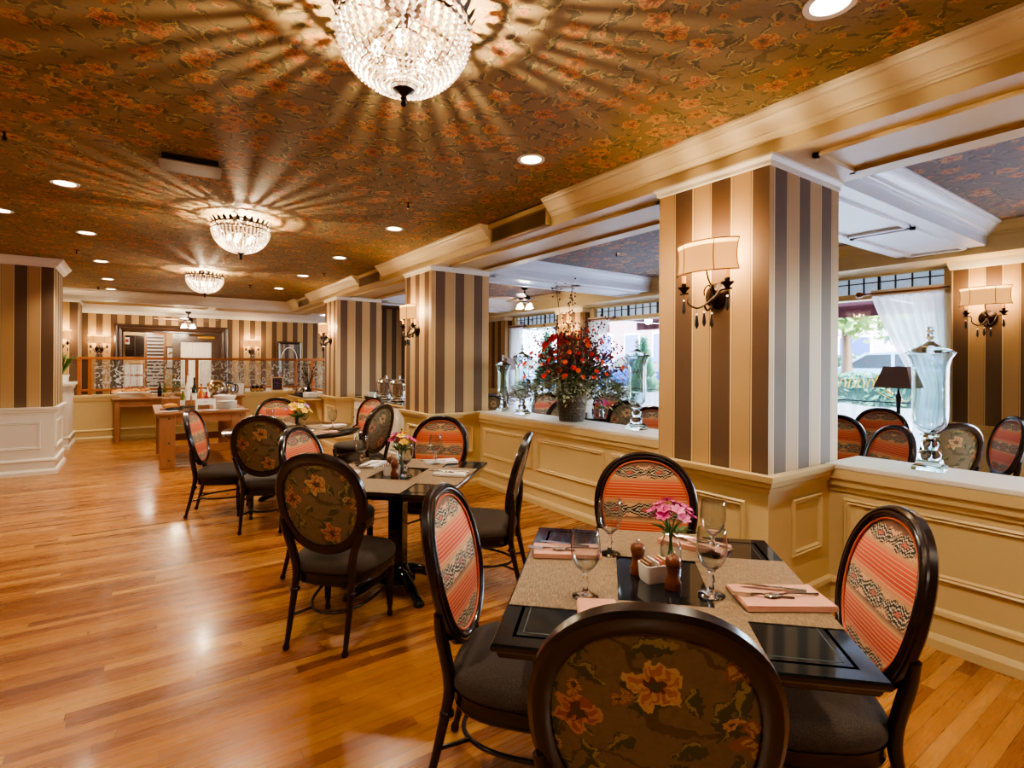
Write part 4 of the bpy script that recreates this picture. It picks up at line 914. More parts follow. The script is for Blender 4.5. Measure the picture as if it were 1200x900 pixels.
for i in range(500):
    a=rnd.uniform(0,2*pi); rad=.3*math.sqrt(rnd.random()); leafblade(sg2,(rad*cos(a),rad*sin(a),z0+.1+.4*rnd.random()*(1-rad/.4)),(cos(a),sin(a),rnd.uniform(.2,1.2)),.07,.01)
sg.build('sage_foliage',M_SAGE,f,30); sg2.build('green_foliage',leafmat('dusky_leaf',srgb(40,54,34),srgb(96,112,70)),f,30)
red=srgb(190,22,26); ora=srgb(232,88,34); ver=srgb(222,58,36)
for i in range(98):
    a=rnd.uniform(0,2*pi); rad=.54*math.sqrt(rnd.random()); hz=z0+.1+.5*(1-(rad/.62)**2)*rnd.random()+.05
    big=i<7
    if i<3: a,rad,hz=((3.3,.2,.42),(3.0,.12,.72),(2.6,.16,.70))[i]
    c=(red if big else rnd.choice([ora,ver,ora,red])); m=MB(); r=(.046 if big else rnd.uniform(.016,.029))
    petal_flower(m,(0,0,0),r,(cos(a)*.8,sin(a)*.8,.5),6,.6,.5); m.sphere((0,0,.004),r*.2,6)
    o=m.build('blossom',leafmat('arr_petal_%d'%([red,ora,ver].index(c)),c,tuple(min(1,q*1.35+.02) for q in c),60),f,30); o.location=(rad*cos(a),rad*sin(a),hz)
# ================================================================== rail screen on the far half wall
def screen(xs,y,label,along='x',x0=None):
    pass
t=thing('glass_rail_screen','wooden rail screen with swirl etched glass panels on the far half wall','screen',(0,12.82,HZ))
xa,xb=-.96,2.97
MB().box(xa,xb,-.04,.04,.67,.72).build('top_rail',M_RAIL,t,0,.006); MB().box(xa,xb,-.025,.025,.07,.11).build('bottom_rail',M_RAIL,t,0,.004)
posts=[-.92,-.76,.80,.98,2.93]
for x in posts: B(x-.03,x+.03,-.03,.03,0,.67).build('post',M_RAIL,t,0,.004)
for (a,b) in ((-.70,.02),(.06,.76),(1.03,1.9),(1.95,2.6)): B(a,b,-.004,.004,.13,.65).build('etched_glass',M_ETCH,t,0)
B(2.63,2.9,-.004,.004,.13,.65).build('etched_glass',M_ETCH,t,0)
t=thing('glass_rail_screen','short wooden rail screen with etched glass returning toward the third pillar','screen',(2.955,11.4,HZ))
MB().box(-.04,.04,-1.3,1.36,.67,.72).build('top_rail',M_RAIL,t,0,.006); MB().box(-.025,.025,-1.3,1.36,.07,.11).build('bottom_rail',M_RAIL,t,0,.004)
for y in (-1.27,.05): B(-.03,.03,y-.03,y+.03,0,.67).build('post',M_RAIL,t,0,.004)
def etch_y():
    o=B(-.004,.004,.1,1.3,.13,.65).build('etched_glass',M_ETCH,t,0); B(-.004,.004,-1.22,0,.13,.65).build('etched_glass',M_ETCH,t,0)
etch_y()
# ================================================================== buffet tables
def wood_table(name,label,x0,x1,y0,y1,h,lw,ld,apron,stretch=False,group=None):
    t=thing(name,label,'buffet table',((x0+x1)/2,(y0+y1)/2,0),0,group); a,b=(x1-x0)/2,(y1-y0)/2
    B(-a,a,-b,b,h-.035,h).build('tabletop',M_PINE,t,0,.006)
    for sx in (-1,1):
        for sy in (-1,1):
            cx,cy=sx*(a-.05-lw/2),sy*(b-.04-ld/2); o=MB().loft([[(cx+ux*lw/2*s,cy+uy*ld/2*s,z) for ux,uy in ((-1,-1),(1,-1),(1,1),(-1,1))] for z,s in ((0,.8),(h-.2,1.),(h-.035,1.))]) if not stretch else B(cx-lw/2,cx+lw/2,cy-ld/2,cy+ld/2,0,h-.035)
            o.build('leg',M_PINE,t,0,.004)
            if stretch:
                m=MB()
                for zz in (.12,.36,h-.09): m.lathe([(.001,0),(.012,0),(.012,.004),(.001,.005)],10,T(cx+.02,cy-ld/2,zz)@RX(90))
                m.build('bolt',M_IRON,t,0)
    m=MB()
    for sy in (-1,1): m.box(-a+.06,a-.06,sy*(b-.06)-.012,sy*(b-.06)+.012,h-.035-apron,h-.035)
    for sx in (-1,1): m.box(sx*(a-.07)-.012,sx*(a-.07)+.012,-b+.06,b-.06,h-.035-apron,h-.035)
    m.build('apron',M_PINE,t,0)
    if stretch: MB().box(-a+.1,a-.1,-b+.09,-b+.13,.2,.31).box(-a+.1,a-.1,b-.13,b-.09,.2,.31).build('stretcher',M_PINE,t,0,.004)
    return t
BY0,BY1,BZ=12.08,12.66,.82
wood_table('buffet_table','long brown wooden buffet table against the far half wall',-.42,1.78,BY0,BY1,BZ,.09,.09,.13)
CX0,CX1,CY0,CY1,CZ=.18,1.36,8.78,10.5,.79
wood_table('buffet_table','chunky pine trestle buffet table with bolted plank legs, in front of the long buffet',CX0,CX1,CY0,CY1,CZ,.19,.07,.12,True)
def bowl(x,y,z,r,h,m,label,cat='bowl',food=None,group='buffet bowls',tilt=0):
    t=thing('serving_bowl',label,cat,(x,y,z),0,group)
    MB().lathe([(.001,0),(r*.45,0),(r*.5,.004),(r*.8,h*.55),(r,h),(r*.96,h),(r*.76,h*.55),(r*.46,.01),(.001,.01)],24).build('bowl_body',m,t,50)
    if food: MB().lathe([(r*.84,h*.72),(r*.6,h*.9),(.001,h*1.02)],16,c0=False).build('bowl_food',food,t,50)
    return t
M_BERRY=mat('dark_berries',srgb(70,18,40),.4,.5,120,.8); M_GRAN=mat('golden_granola',srgb(200,140,66),.7,.35,120,.8); M_CROIS=mat('pastry_crust',srgb(206,140,66),.55,.3,40,.3); M_SAUCE=mat('tomato_sauce',srgb(196,72,36),.4,.2,50)
for i,(x,m) in enumerate(((.12,M_BERRY),(.45,M_BERRY),(.86,M_BERRY))): bowl(x,12.24,BZ,.085,.075,M_CREAMC,'cream bowl of dark berries on the long buffet, %s from the left'%['first','second','third'][i],food=m)
bowl(.69,12.37,BZ,.13,.07,M_CREAMC,'wide cream bowl of golden granola on the long buffet',food=M_GRAN)
t=thing('pastry_tray','long tray piled with golden pastries at the left end of the long buffet','tray',(-.12,12.46,BZ)); MB().loft([[(sx*.3*s,sy*.12*s,z) for sx,sy in ((-1,-1),(1,-1),(1,1),(-1,1))] for z,s in ((.06,.8),(.065,.8),(.09,1.),(.095,1.),(.075,.84))]).box(-.18,.18,-.05,.05,0,.062).build('tray_body',M_CER,t,30)
for i in range(9):
    x=-.12-.25+.062*i; y=12.46+(.03 if i%2 else -.03); m=MB(); 
    m.tube(spline([(-.05,.02,.0),(-.025,-.005,.012),(.025,-.005,.012),(.05,.02,0)],4),[.008+.017*math.sin(pi*k/12) for k in range(13)],8)
    o=m.build('croissant',M_CROIS,None,50); o.location=(x,y,BZ+.105+.012*(i%3)); o.rotation_euler=(0,0,R(40*i)); tag(o,'golden croissant on the pastry tray, %s from its left end'%['first','second','third','fourth','fifth','sixth','seventh','eighth','ninth'][i],'pastry','croissants on the tray')
def bottle(x,y,z,h,r,m,label,cap=M_IRON,cat='bottle',group='buffet bottles',lm=None):
    t=thing('bottle',label,cat,(x,y,z),0,group)
    MB().lathe([(.001,0),(r*.92,0),(r,.006),(r,h*.55),(r*.9,h*.62),(r*.38,h*.76),(r*.34,h*.92),(r*.42,h*.925),(r*.42,h*.95),(.001,h*.95)],18).build('bottle_body',m,t,45)
    MB().lathe([(.001,h*.95),(r*.4,h*.95),(r*.4,h),(.001,h)],12).build('cap',cap,t,40)
    if lm: MB().lathe([(r*1.01,h*.15),(r*1.015,h*.16),(r*1.015,h*.45),(r*1.01,h*.46)],18,c0=False,c1=False).build('label_band',lm,t,40)
M_OIL=mat('green_oil_glass',srgb(120,130,20),.1,trans=.4); M_DKG=mat('dark_green_glass',srgb(18,32,20),.12); M_AMB=mat('amber_liquid',srgb(196,110,40),.15); M_CLR=mat('frosted_bottle',srgb(220,214,190),.2)
bottle(.33,12.46,BZ,.26,.036,M_DKG,'dark green bottle on the long buffet behind the granola'); bottle(.41,12.5,BZ,.24,.034,M_OIL,'yellow green oil bottle on the long buffet')
for i,(x,y,h,m,c,lm,l) in enumerate(((.62,9.7,.52,M_CLR,M_AMB,M_CER,'tall pale bottle with orange stopper on the pine table'),(.72,9.84,.46,M_DKG,M_IRON,M_CER,'dark bottle behind the tall pale bottle on the pine table'),(.8,9.66,.36,M_AMB,M_IRON,M_SAUCE,'amber bottle in the cluster on the pine table'),(.55,9.56,.27,M_OIL,M_IRON,M_CER,'short oil cruet at the left of the bottle cluster'),(.7,9.52,.22,M_CLR,M_STEEL,M_SAUCE,'small sauce bottle at the front of the bottle cluster'),(.86,9.54,.24,mat('red_sauce_glass',srgb(150,24,24),.2),M_IRON,M_CER,'small red sauce bottle at the right of the bottle cluster'),(.9,9.8,.33,M_CLR,M_AMB,M_AMB,'pale bottle with amber label in the bottle cluster'))): bottle(x,y,CZ,h,.036,m,l,c,lm=lm)
def boxob(name,label,cat,x,y,z,sx,sy,sz,m,rz=0,group=None,bev=.004):
    o=B(-sx/2,sx/2,-sy/2,sy/2,0,sz).build(name,m,None,0,bev); o.location=(x,y,z); o.rotation_euler=(0,0,R(rz)); return tag(o,label,cat,group)
boxob('cutting_board','thick pale cutting board block standing on the pine table left of the bottles','board',.42,9.9,CZ,.26,.12,.14,M_PINE)
t=thing('bread_board','wooden round board with half a loaf at the left of the pine table','board',(.38,9.35,CZ)); MB().lathe([(.001,0),(.13,0),(.13,.02),(.001,.02)],28).build('board_disc',M_PINE,t,40); MB().sphere((0,0,.05),.09,14,None,(1.1,.7,.5)).build('loaf',M_CROIS,t,60)
t=thing('cast_iron_pan','black pan with handle on the left of the pine table','pan',(.42,9.08,CZ),20); MB().lathe([(.001,0),(.1,0),(.12,.045),(.115,.045),(.097,.008),(.001,.008)],24).build('pan_body',M_IRON,t,40); MB().tube([(.115,0,.035),(.2,0,.045),(.27,0,.045)],.012,8).build('pan_handle',M_IRON,t,40)
t=thing('serving_crate','slatted wooden crate on the pine table before the bottles','crate',(.72,9.3,CZ)); m=MB()
for k in range(9): m.box(-.15+k*.034,-.122+k*.034,-.09,-.08,0,.13)
m.box(-.155,.155,.08,.09,0,.13).box(-.155,-.145,-.08,.08,0,.13).box(.145,.155,-.08,.08,0,.13).box(-.15,.15,-.08,.08,.0,.01); m.build('crate_slats',M_PINE,t,0)
MB().sphere((0,0,.075),.08,12,None,(1.6,.9,.7)).build('crate_bread',M_CROIS,t,60)
t=thing('menu_stand','white folded card stand with dark lettering mark on the pine table','sign',(.8,8.98,CZ)); MB().box(-.13,.13,-.006,.006,.08,.17).box(-.13,-.1,-.006,.006,0,.08).box(.1,.13,-.006,.006,0,.08).box(-.13,.13,-.03,.03,0,.004).build('card',M_CER,t,0)
m=MB()
for k in range(5): m.box(-.028+k*.011,-.02+k*.011,-.0068,-.006,.118,.126+.003*(k%2))
m.build('lettering',M_IRON,t,0)
t0=None
for k in range(9):
    o=MB().lathe([(.001,0),(.08,0),(.145,.01),(.145,.013),(.078,.005),(.001,.005)],32).build('dinner_plate',M_CER,None,40); o.location=(1.1,9.2,CZ+.0005+k*.0125); tag(o,'white dinner plate in the tall stack on the pine table, %s'%['bottom','second from bottom','third from bottom','fourth from bottom','middle','fourth from top','third from top','second from top','topmost'][k],'plate','stacked dinner plates')
b=bowl(1.14,9.72,CZ+.0,.17,.17,M_CER,'tall white flared bowl on the pine table beside the plates')
t=thing('square_stand','low steel riser under nothing beside the flared bowl','stand',(1.2,10.15,CZ)); MB().box(-.09,.09,-.09,.09,.1,.11).build('riser_top',M_CER,t,0); MB().tube([(-.07,-.07,0),(-.07,-.07,.1)],.006,6).tube([(.07,-.07,0),(.07,-.07,.1)],.006,6).tube([(.07,.07,0),(.07,.07,.1)],.006,6).tube([(-.07,.07,0),(-.07,.07,.1)],.006,6).build('riser_legs',M_STEEL,t,40); t['label']='low white square riser beside the flared bowl on the pine table'
for i,(x,y,l) in enumerate(((.36,8.9,'white spoon plate at the left front of the pine table'),(.86,8.85,'white spoon plate in front of the white card on the pine table'),(1.2,8.88,'white spoon plate at the right front of the pine table'))):
    o=MB().loft([[(r*1.5*cos(2*pi*j/24),r*cos(0)*sin(2*pi*j/24)*.9,z) for j in range(24)] for r,z in ((.04,0),(.05,.001),(.072,.012),(.07,.014),(.045,.005))]).build('spoon_rest',M_CER,None,50); o.location=(x,y,CZ); tag(o,l,'plate','spoon plates')
    tag(cutlery(T(x-.02,y,CZ+.016)@RZ(-70),False).build('serving_spoon',M_STEEL,None,50),'spoon on the %s'%l,'cutlery','serving spoons')
bowl(.55,10.2,CZ,.1,.06,M_CER,'small white bowl with tomato sauce at the back of the pine table',food=M_SAUCE)
# right part of the long buffet
t=thing('chafing_dish','gleaming round chafing dish with roll top dome on the long buffet','chafing dish',(1.3,12.42,BZ)); t.scale=(.84,)*3; MB().lathe([(.001,.02),(.2,.02),(.21,.03),(.22,.13),(.23,.135),(.23,.15),(.001,.15)],32).tube([(-.15,-.1,0),(-.15,-.1,.03)],.012,8).tube([(.15,-.1,0),(.15,-.1,.03)],.012,8).tube([(0,.16,0),(0,.16,.03)],.012,8).build('water_pan',M_STEEL,t,40)
MB().lathe([(.228,.152),(.225,.2),(.19,.29),(.13,.345),(.06,.37),(.001,.375)],32,c0=False).build('dome_lid',mat('gilt_steel',(.72,.6,.38),.12,metal=1.),t,60); MB().tube([(-.06,-.2,.22),(-.05,-.25,.24),(.05,-.25,.24),(.06,-.2,.22)],.008,8).build('lid_handle',M_IRON,t,50)
for x,yy,l in ((1.55,12.27,'black and steel coffee carafe beside the chafing dish'),(1.545,12.58,'second black and steel coffee carafe, nearer the twig vase')):
    t=thing('coffee_carafe',l,'carafe',(x,yy,BZ),0,'coffee carafes'); MB().lathe([(.001,0),(.062,0),(.065,.01),(.065,.16),(.05,.2),(.045,.23),(.001,.23)],20).build('carafe_body',M_STEEL,t,40); MB().lathe([(.001,.23),(.047,.23),(.04,.26),(.001,.265)],16).build('carafe_lid',M_IRON,t,40); MB().tube(spline([(.05,-.02,.21),(.11,-.04,.2),(.115,-.04,.08),(.064,-.02,.05)],4),.011,8).build('carafe_handle',M_IRON,t,50)
bowl(1.14,12.18,BZ,.08,.07,M_CREAMC,'cream oval bowl in front of the chafing dish',group='buffet bowls'); 
t=thing('square_vase','tall square white vase on the far half wall beside the carafes','vase',(1.66,12.86,HZ)) if False else thing('square_vase','tall square white vase at the right end of the long buffet','vase',(1.745,12.55,BZ)); MB().loft([[(sx*s,sy*s,z) for sx,sy in ((-1,-1),(1,-1),(1,1),(-1,1))] for z,s in ((0,.055),(.22,.075),(.225,.075),(.22,.068),(.02,.05))]).build('vase_body',M_CER,t,20)
tw=MB(); rnd=random.Random(5)
for i in range(16):
    a=rnd.uniform(0,6.28); L=rnd.uniform(.25,.42); e=Vector((cos(a)*L*.8,sin(a)*L*.25,.22+L)); tw.tube(spline([(0,0,.05),(cos(a)*.03,sin(a)*.03,.24),e*.7+Vector((0,0,.08)),e],3),[.006]*3+[.005]*3+[.004]*3+[.002],5)
    for k in range(2): tw.tube([e*.7+Vector((0,0,.08)),e*.9+Vector((rnd.uniform(-.1,.1),0,rnd.uniform(0,.12)))],.0025,4)
o=tw.build('twig_bunch',mat('silver_twig',srgb(206,200,190),.5),None,40); o.location=(1.745,12.55,BZ); tag(o,'pale bare twigs fanning from the square white vase','twigs')
for i,x in enumerate((1.62,1.74)): bowl(x-.12,12.16,BZ,.045,.05,M_CREAMC,'tiny cream ramekin at the right end of the long buffet, %s one'%['left','right'][i],food=M_BERRY)
boxob('napkin_stack','white stack of folded napkins before the ramekins','napkins',1.36,12.14,BZ,.13,.1,.03,M_NAPW)
# on the far ledge
for i in range(3):
    x=2.03+.085*i; t=thing('condiment_jar',['dark condiment jar on the far ledge, left of three','dark condiment jar on the far ledge, middle of three','dark condiment jar on the far ledge, right of three'][i],'jar',(x,12.75,HZ),0,'jars on the far ledge'); MB().lathe([(.001,0),(.036,0),(.036,.09),(.028,.105),(.001,.105)],16).build('jar_body',mat('dark_preserve',srgb(40,22,16),.15),t,40); MB().lathe([(.001,.105),(.032,.105),(.032,.13),(.012,.135),(.012,.15),(.001,.15)],14).build('jar_lid',M_BRONZE,t,40); MB().lathe([(.0365,.02),(.0368,.021),(.0368,.06),(.0365,.061)],16,c0=False,c1=False).build('jar_label',M_GRAN,t,0)
for x,l in ((1.92,'small white card left of the dark jars'),(2.34,'white card right of the dark jars'),(2.7,'white card right of the chalkboard')): boxob('tent_card',l,'card',x,12.75,HZ,.1,.03,.07,M_CER,0,'white cards on the far ledge',.001)
t=thing('chalkboard_sign','small wood framed chalkboard menu with violet writing on the far ledge','sign',(2.52,12.72,HZ),-6); t.rotation_euler=(R(-8),0,R(-6))
MB().box(-.1,.1,0,.012,.0,.29).build('board',mat('chalkboard',(.012,.012,.014),.7),t,0)
MB().mold([(-.12,0),(-.12,.31),(.12,.31),(.12,0)],[(0,-.0),(0,.012),(.024,.012),(.024,0)],True,basis(Vector((0,0,0)),Vector((1,0,0)),Vector((0,0,1)),Vector((0,-1,0)))).build('board_frame',mat('pale_wood',srgb(206,166,120),.5),t,0)
m=MB(); rnd=random.Random(3)
for (z,w) in ((.25,.08),(.19,.05),(.165,.07),(.12,.06),(.075,.08)):
    m.tube([(-.07+w*2*k/24,-.002,z+.008*sin(k*2.1)+.003*sin(k*5)) for k in range(25)],.0022,4)
m.build('chalk_writing',mat('violet_chalk',srgb(190,90,170),.8),t,0)
t=thing('bread_warmer','silver domed toaster like warmer on a black tray at the corner of the far ledge','warmer',(2.93,12.0,HZ+.0)); t['label']='silver domed bread warmer on black base on the cream shelf'
t.location=(2.72,11.42,.8485); MB().box(-.08,.08,-.22,.22,0,.05).build('warmer_base',M_IRON,t,0,.008); MB().loft([[(.075*s*cos(a),.2*s2*1.0,0.05+.11*sin(a)) for a in [pi*k/10 for k in range(11)]] for s,s2 in ((.2,-1.),(.9,-.95),(1.,-.8),(1.,.8),(.9,.95),(.2,1.))],None,True,True,True).build('warmer_dome',M_STEEL,t,40)
t=thing('dried_flower_vase','dark dried blossom spray in a vase on the cream shelf by the third pillar','flowers',(2.76,11.0,.8485)); MB().lathe([(.001,0),(.04,0),(.06,.08),(.03,.16),(.035,.18),(.001,.18)],16).build('vase_body',M_BRONZE,t,40)
m=MB(); rnd=random.Random(8)
for i in range(22):
    e=Vector((rnd.uniform(-.13,.1),rnd.uniform(-.15,.15),rnd.uniform(.3,.62))); m.tube([(0,0,.16),e*.6+Vector((0,0,.06)),e],.003,4); petal_flower(m,e,.03,(e.x,e.y,.2))
m.build('dried_spray',M_BRONZE,t,30)
# shelf counter by the third pillar with folded linen
t=thing('wall_shelf_counter','cream bracketed shelf with dark top edge in front of the return half wall','shelf',(2.7,10.9,0)); MB().box(-.2,.115,-.75,.75,.80,.835).build('shelf_board',M_CREAM,t,0,.004); MB().box(-.2,.115,-.75,.75,.8355,.848).build('shelf_top',M_BLACK,t,0)
for y in (-.6,.6): MB().loft([[(.115,y-.03,.4),(.115,y+.03,.4),(.115,y+.03,.8),(.115,y-.03,.8)],[(.06,y-.03,.45),(.06,y+.03,.45),(.0,y+.03,.8),(.0,y-.03,.8)],[(-.0,y-.03,.72),(.0,y+.03,.72),(-.15,y+.03,.8),(-.15,y-.03,.8)]]).build('bracket',M_CREAM,t,0)
boxob('folded_linen','stack of white folded linen on the cream shelf by the third pillar','linen',2.66,10.5,.8485,.2,.26,.08,M_NAPW,0)
# sideboard between the second and third pillars, coffee urns on it
SB=(3.58,6.5,9.27)
t=thing('sideboard_cabinet','pale painted sideboard with arched panels between the second and third pillars','cabinet',(3.1,7.88,FW)); 
B(0,.48,-1.38,1.38,0,.86).build('carcass',M_WHITE,t,0); B(-.03,.5,-1.385,1.385,.86,.89).build('cabinet_top',M_CREAM,t,0,.004); B(-.025,.495,-1.383,1.383,.8905,.9).build('top_slab',M_BLACK,t,0)
for k in range(4):
    y=-1.035+.69*k; m=MB().box(-.02,-.0005,y-.31,y+.31,.08,.82); o=m.build('cabinet_door',M_WHITE,t,0,.004)
    ar=[(-.24,-.31)]+[(-.24*cos(pi*q/12),.19+.1*sin(pi*q/12)) for q in range(13)]+[(.24,-.31)]
    MB().mold(ar,[(0,0),(0,.012),(.02,.014),(.03,0)],True,basis(Vector((-.02,y,.46)),Vector((0,-1,0)),Vector((0,0,1)),Vector((-1,0,0)))).build('door_moulding',M_WHITE,o,20)
    MB().sphere((-.035,y+.27,.55),.014,10).build('door_knob',M_BRASS,o,60)
for i,(y,l) in enumerate(((8.4,'polished silver coffee urn on the sideboard, nearer the third pillar'),(7.85,'polished silver coffee urn on the sideboard, nearer the second pillar'))):
    t=thing('coffee_urn',l,'coffee urn',(3.33,y,FW+.9005),0,'coffee urns'); MB().lathe([(.001,0),(.13,0),(.135,.01),(.13,.03),(.09,.05),(.085,.07),(.13,.085),(.15,.1),(.155,.26),(.16,.265),(.16,.275),(.15,.28),(.001,.28)],28).build('urn_body',M_STEEL,t,40)
    MB().lathe([(.15,.281),(.13,.32),(.08,.345),(.02,.355),(.018,.37),(.025,.385),(.001,.395)],28).build('urn_lid',M_STEEL,t,45); MB().tube([(-.15,0,.13),(-.19,0,.13),(-.195,0,.11)],.01,8).tube([(-.175,0,.13),(-.175,0,.17)],.006,6).build('urn_tap',M_IRON,t,45)
    m=MB()
    for sy in (-1,1): m.tube(spline([(0,sy*.15,.17),(0,sy*.2,.18),(0,sy*.2,.24),(0,sy*.155,.24)],4),.009,8)
    m.build('urn_handle',M_IRON,t,45)
t=thing('tray','flat oval tray with cups at the left of the sideboard','tray',(3.33,8.92,FW+.9005)); MB().loft([[(r*cos(2*pi*j/28)*.7,r*sin(2*pi*j/28)*1.2,z) for j in range(28)] for r,z in ((.2,0),(.21,.004),(.24,.03),(.232,.03),(.2,.008))]).build('tray_body',M_STEEL,t,40)
for k in range(6):
    o=MB().lathe([(.001,0),(.025,0),(.04,.07),(.042,.075),(.038,.075),(.024,.006),(.001,.006)],16).build('coffee_cup',M_CER,None,40); o.location=(3.285+.09*(k%2),8.82+.1*(k//2),FW+.9095); tag(o,'white cup on the sideboard tray, %s row, %s'%(['near','middle','far'][k//2],['front','back'][k%2]),'cup','cups on the tray')
# potted plant on the left pedestal
t=thing('potted_plant','spiky green plant in a low pot on the white pedestal at far left','plant',(-1.12,12.1,1.1155)); MB().lathe([(.001,0),(.09,0),(.12,.12),(.125,.14),(.115,.14),(.001,.12)],20).build('pot',M_CER,t,40)
m=MB(); rnd=random.Random(2)
for i in range(46):
    a=rnd.uniform(0,6.28); L=rnd.uniform(.25,.55); sp=rnd.uniform(.2,.8); d=Vector((cos(a)*sp,sin(a)*sp,1)).normalized(); c=Vector((0,0,.1)); s=Vector((-sin(a),cos(a),0))*.018
    e=d*L; e2=e*.65+Vector((0,0,.06)); m.add([c-s*.5,c+s*.5,c+e2+s,c+e2-s,c+e+Vector((cos(a)*.06,sin(a)*.06,-.05))],[(0,1,2,3),(3,2,4)])
m.build('leaf_blades',M_LEAF,t,40)
t=thing('potted_plant','small leafy plant with pale blooms in a clay pot on the long buffet','plant',(.62,12.56,BZ)); MB().lathe([(.001,0),(.05,0),(.065,.09),(.07,.1),(.06,.1),(.001,.09)],18).build('pot',mat('clay_pot',srgb(186,160,130),.7),t,40)
m=MB(); 
for i in range(70): 
    a=rnd.uniform(0,6.28); r=rnd.uniform(0,.12); leafblade(m,(r*cos(a),r*sin(a),rnd.uniform(.09,.26)),(cos(a),sin(a),rnd.uniform(-.2,1)),.06,.018)
m.build('foliage',M_LEAF,t,30)
for i in range(5):
    m=MB(); a=1.3*i; petal_flower(m,(.06*cos(a),.06*sin(a)-.03,.3),.03,(0,-.5,1)); m.build('bloom',leafmat('pale_blue_petal',srgb(150,160,220),srgb(230,230,240)),t,30)
# framed mirror and strobe, shutters
t=thing('framed_mirror','dark framed arched mirror on the far wall beside the third pillar','mirror',(3.3,15.19,1.45)); MB().mold([(-.3,-.6),(-.3,.6),(.3,.6),(.3,-.6)],[(0,0),(0,.03),(.03,.045),(.07,.02),(.07,0)],True,basis(Vector((0,0,0)),Vector((1,0,0)),Vector((0,0,1)),Vector((0,-1,0)))).build('mirror_frame',M_DOORW,t,20); B(-.24,.24,-.008,-.002,-.54,.54).build('mirror_glass',mat('mirror_silver',(.7,.75,.8),.04,metal=1.),t,0)
MB().tube([(.2*cos(a),-.012,.1+.34*sin(a)) for a in [pi*k/14 for k in range(15)]],.012,6).build('arch_inlay',M_CER,t,40)
t=thing('alarm_strobe','small red and white alarm strobe beside the left door jamb','alarm',(-.52,15.195,2.0)); 
MB().box(-.045,.045,-.04,0,-.08,.08).build('alarm_body',M_CER,t,0,.006); MB().box(-.03,.03,-.05,-.04,-.03,.03).build('alarm_lens',mat('red_plastic',srgb(200,30,24),.3),t,0)
t.location=(-.1,15.5,2.0); t.location=(DX0+.031+.05,15.36,1.98); t['label']='small red and white alarm strobe inside the left door jamb'
t.location=(-.235,15.4,1.98)
t=thing('louvred_shutter','brown louvred shutter panel beyond the open far door','shutter',(.345,16.88,.4)); MB().box(-.22,-.18,-.03,0,0,1.85).box(.18,.22,-.03,0,0,1.85).box(-.18,.18,-.03,0,0,.06).box(-.18,.18,-.03,0,1.79,1.85).build('shutter_frame',M_RAIL,t,0); B(-.18,.18,-.006,0,.06,1.79).build('shutter_backing',emis('daylit_gap',(.95,.9,.84),.08,(.6,.56,.5)),t,0)
m=MB()
for k in range(19): m.box(-.18,.18,-.028,-.01,.08+k*.09,.125+k*.09)
m.build('louvres',M_DOORW,t,0)
t=thing('framed_picture','framed picture with golden arc on the vestibule wall','picture',(.70,16.89,1.6)); B(-.12,.12,-.02,0,-.3,.3).build('picture_frame',M_DOORW,t,0); B(-.09,.09,-.024,-.0205,-.26,.26).build('picture_sheet',M_CER,t,0); MB().tube([(.07*cos(a),-.03,.02+.12*sin(a)) for a in [pi*k/10-.6 for k in range(11)]],.018,6).build('golden_arc',M_BRASS,t,40)
t=thing('window_pane_low',None,None,(-.06,16.89,.9)); t.name='window_4'; t['kind']='structure'; B(-.27,.17,-.03,0,-.1,.55).build('pane_frame',M_RAIL,t,0); m=MB()
for i in range(3):
    for j in range(2): m.box(-.25+i*.135,-.25+.12+i*.135,-.034,-.0305,-.04+j*.3,.22+j*.3)
m.build('window_pane',emis('daylit_gap2',(.95,.92,.85),.12,(.7,.68,.62)),t,0)
t=thing('dark_cupboard','dark panelled cupboard beyond the open far door','cupboard',(-.09,16.89,1.62)); B(-.2,.2,-.1,0,0,.55).build('cupboard_body',M_DOORW,t,0,.005); MB().box(-.19,-.01,-.105,-.1005,.02,.53).build('cupboard_door',M_ESP,t,0); MB().box(.01,.19,-.105,-.1005,.02,.53).build('cupboard_door',M_ESP,t,0)
# wall outlet
t=thing('wall_outlet','cream electric outlet low on the middle half wall','outlet',(XHW-.001,4.13,.16)); B(-.006,0,-.06,.06,-.04,.04).build('cover_plate',mat('outlet_ivory',srgb(228,214,178),.35),t,0,.002); MB().box(-.008,-.0062,-.035,-.01,-.016,.016).box(-.008,-.0062,.01,.035,-.016,.016).build('socket',mat('socket_ivory',srgb(180,164,130),.4),t,0)
# ================================================================== alcove windows: curtains, rods, lamp, lettering
def curtain(y0,y1,yt,label,zt=2.33,zb=SILL+.0,tie=1.25):
    # gathered panel: full width at the rod, drawn toward yt at the tie
    t=thing('sheer_curtain',label,'curtain',(XW-.1,0,0),0,'sheer tied curtains'); rows=[]; N=70
    for i in range(26):
        q=i/25; z=zt+(zb-zt)*q; k=min(1,(zt-z)/(zt-tie)); s=1-.62*(k**1.2) if z>=tie else .38+.12*(tie-z)/(tie-zb)
        row=[]
        for j in range(N+1):
            u=j/N; y=y0+(y1-y0)*u; y=yt+(y-yt)*s; row.append((-.0+.022*sin(u*44+.4*sin(q*5))*(.5+.5*s)+.01*sin(u*17),y,z))
        rows.append(row)
    MB().loft(rows,None,False,False,False).build('curtain_panel',M_SHEER,t,80); y=(y0+y1)/2
    MB().loft([[(-.028,y0,zt-.02),(-.028,y1,zt-.02)],[(-.03,y0,zt+.02),(-.03,y1,zt+.02)],[(-.028,y0,zt+.05),(-.028,y1,zt+.05)]],None,False,False,False).build('curtain_header',mat('curtain_header',srgb(206,190,176),.8),t,0)
for a in ((2.05,2.75,2.0,'sheer tied curtain at the near end of the large window, beside the striped pier'),(7.05,7.6,7.6,'sheer tied curtain at the far end of the large window'),(9.75,10.3,10.28,'sheer tied curtain at the far end of the small window')): curtain(*a)
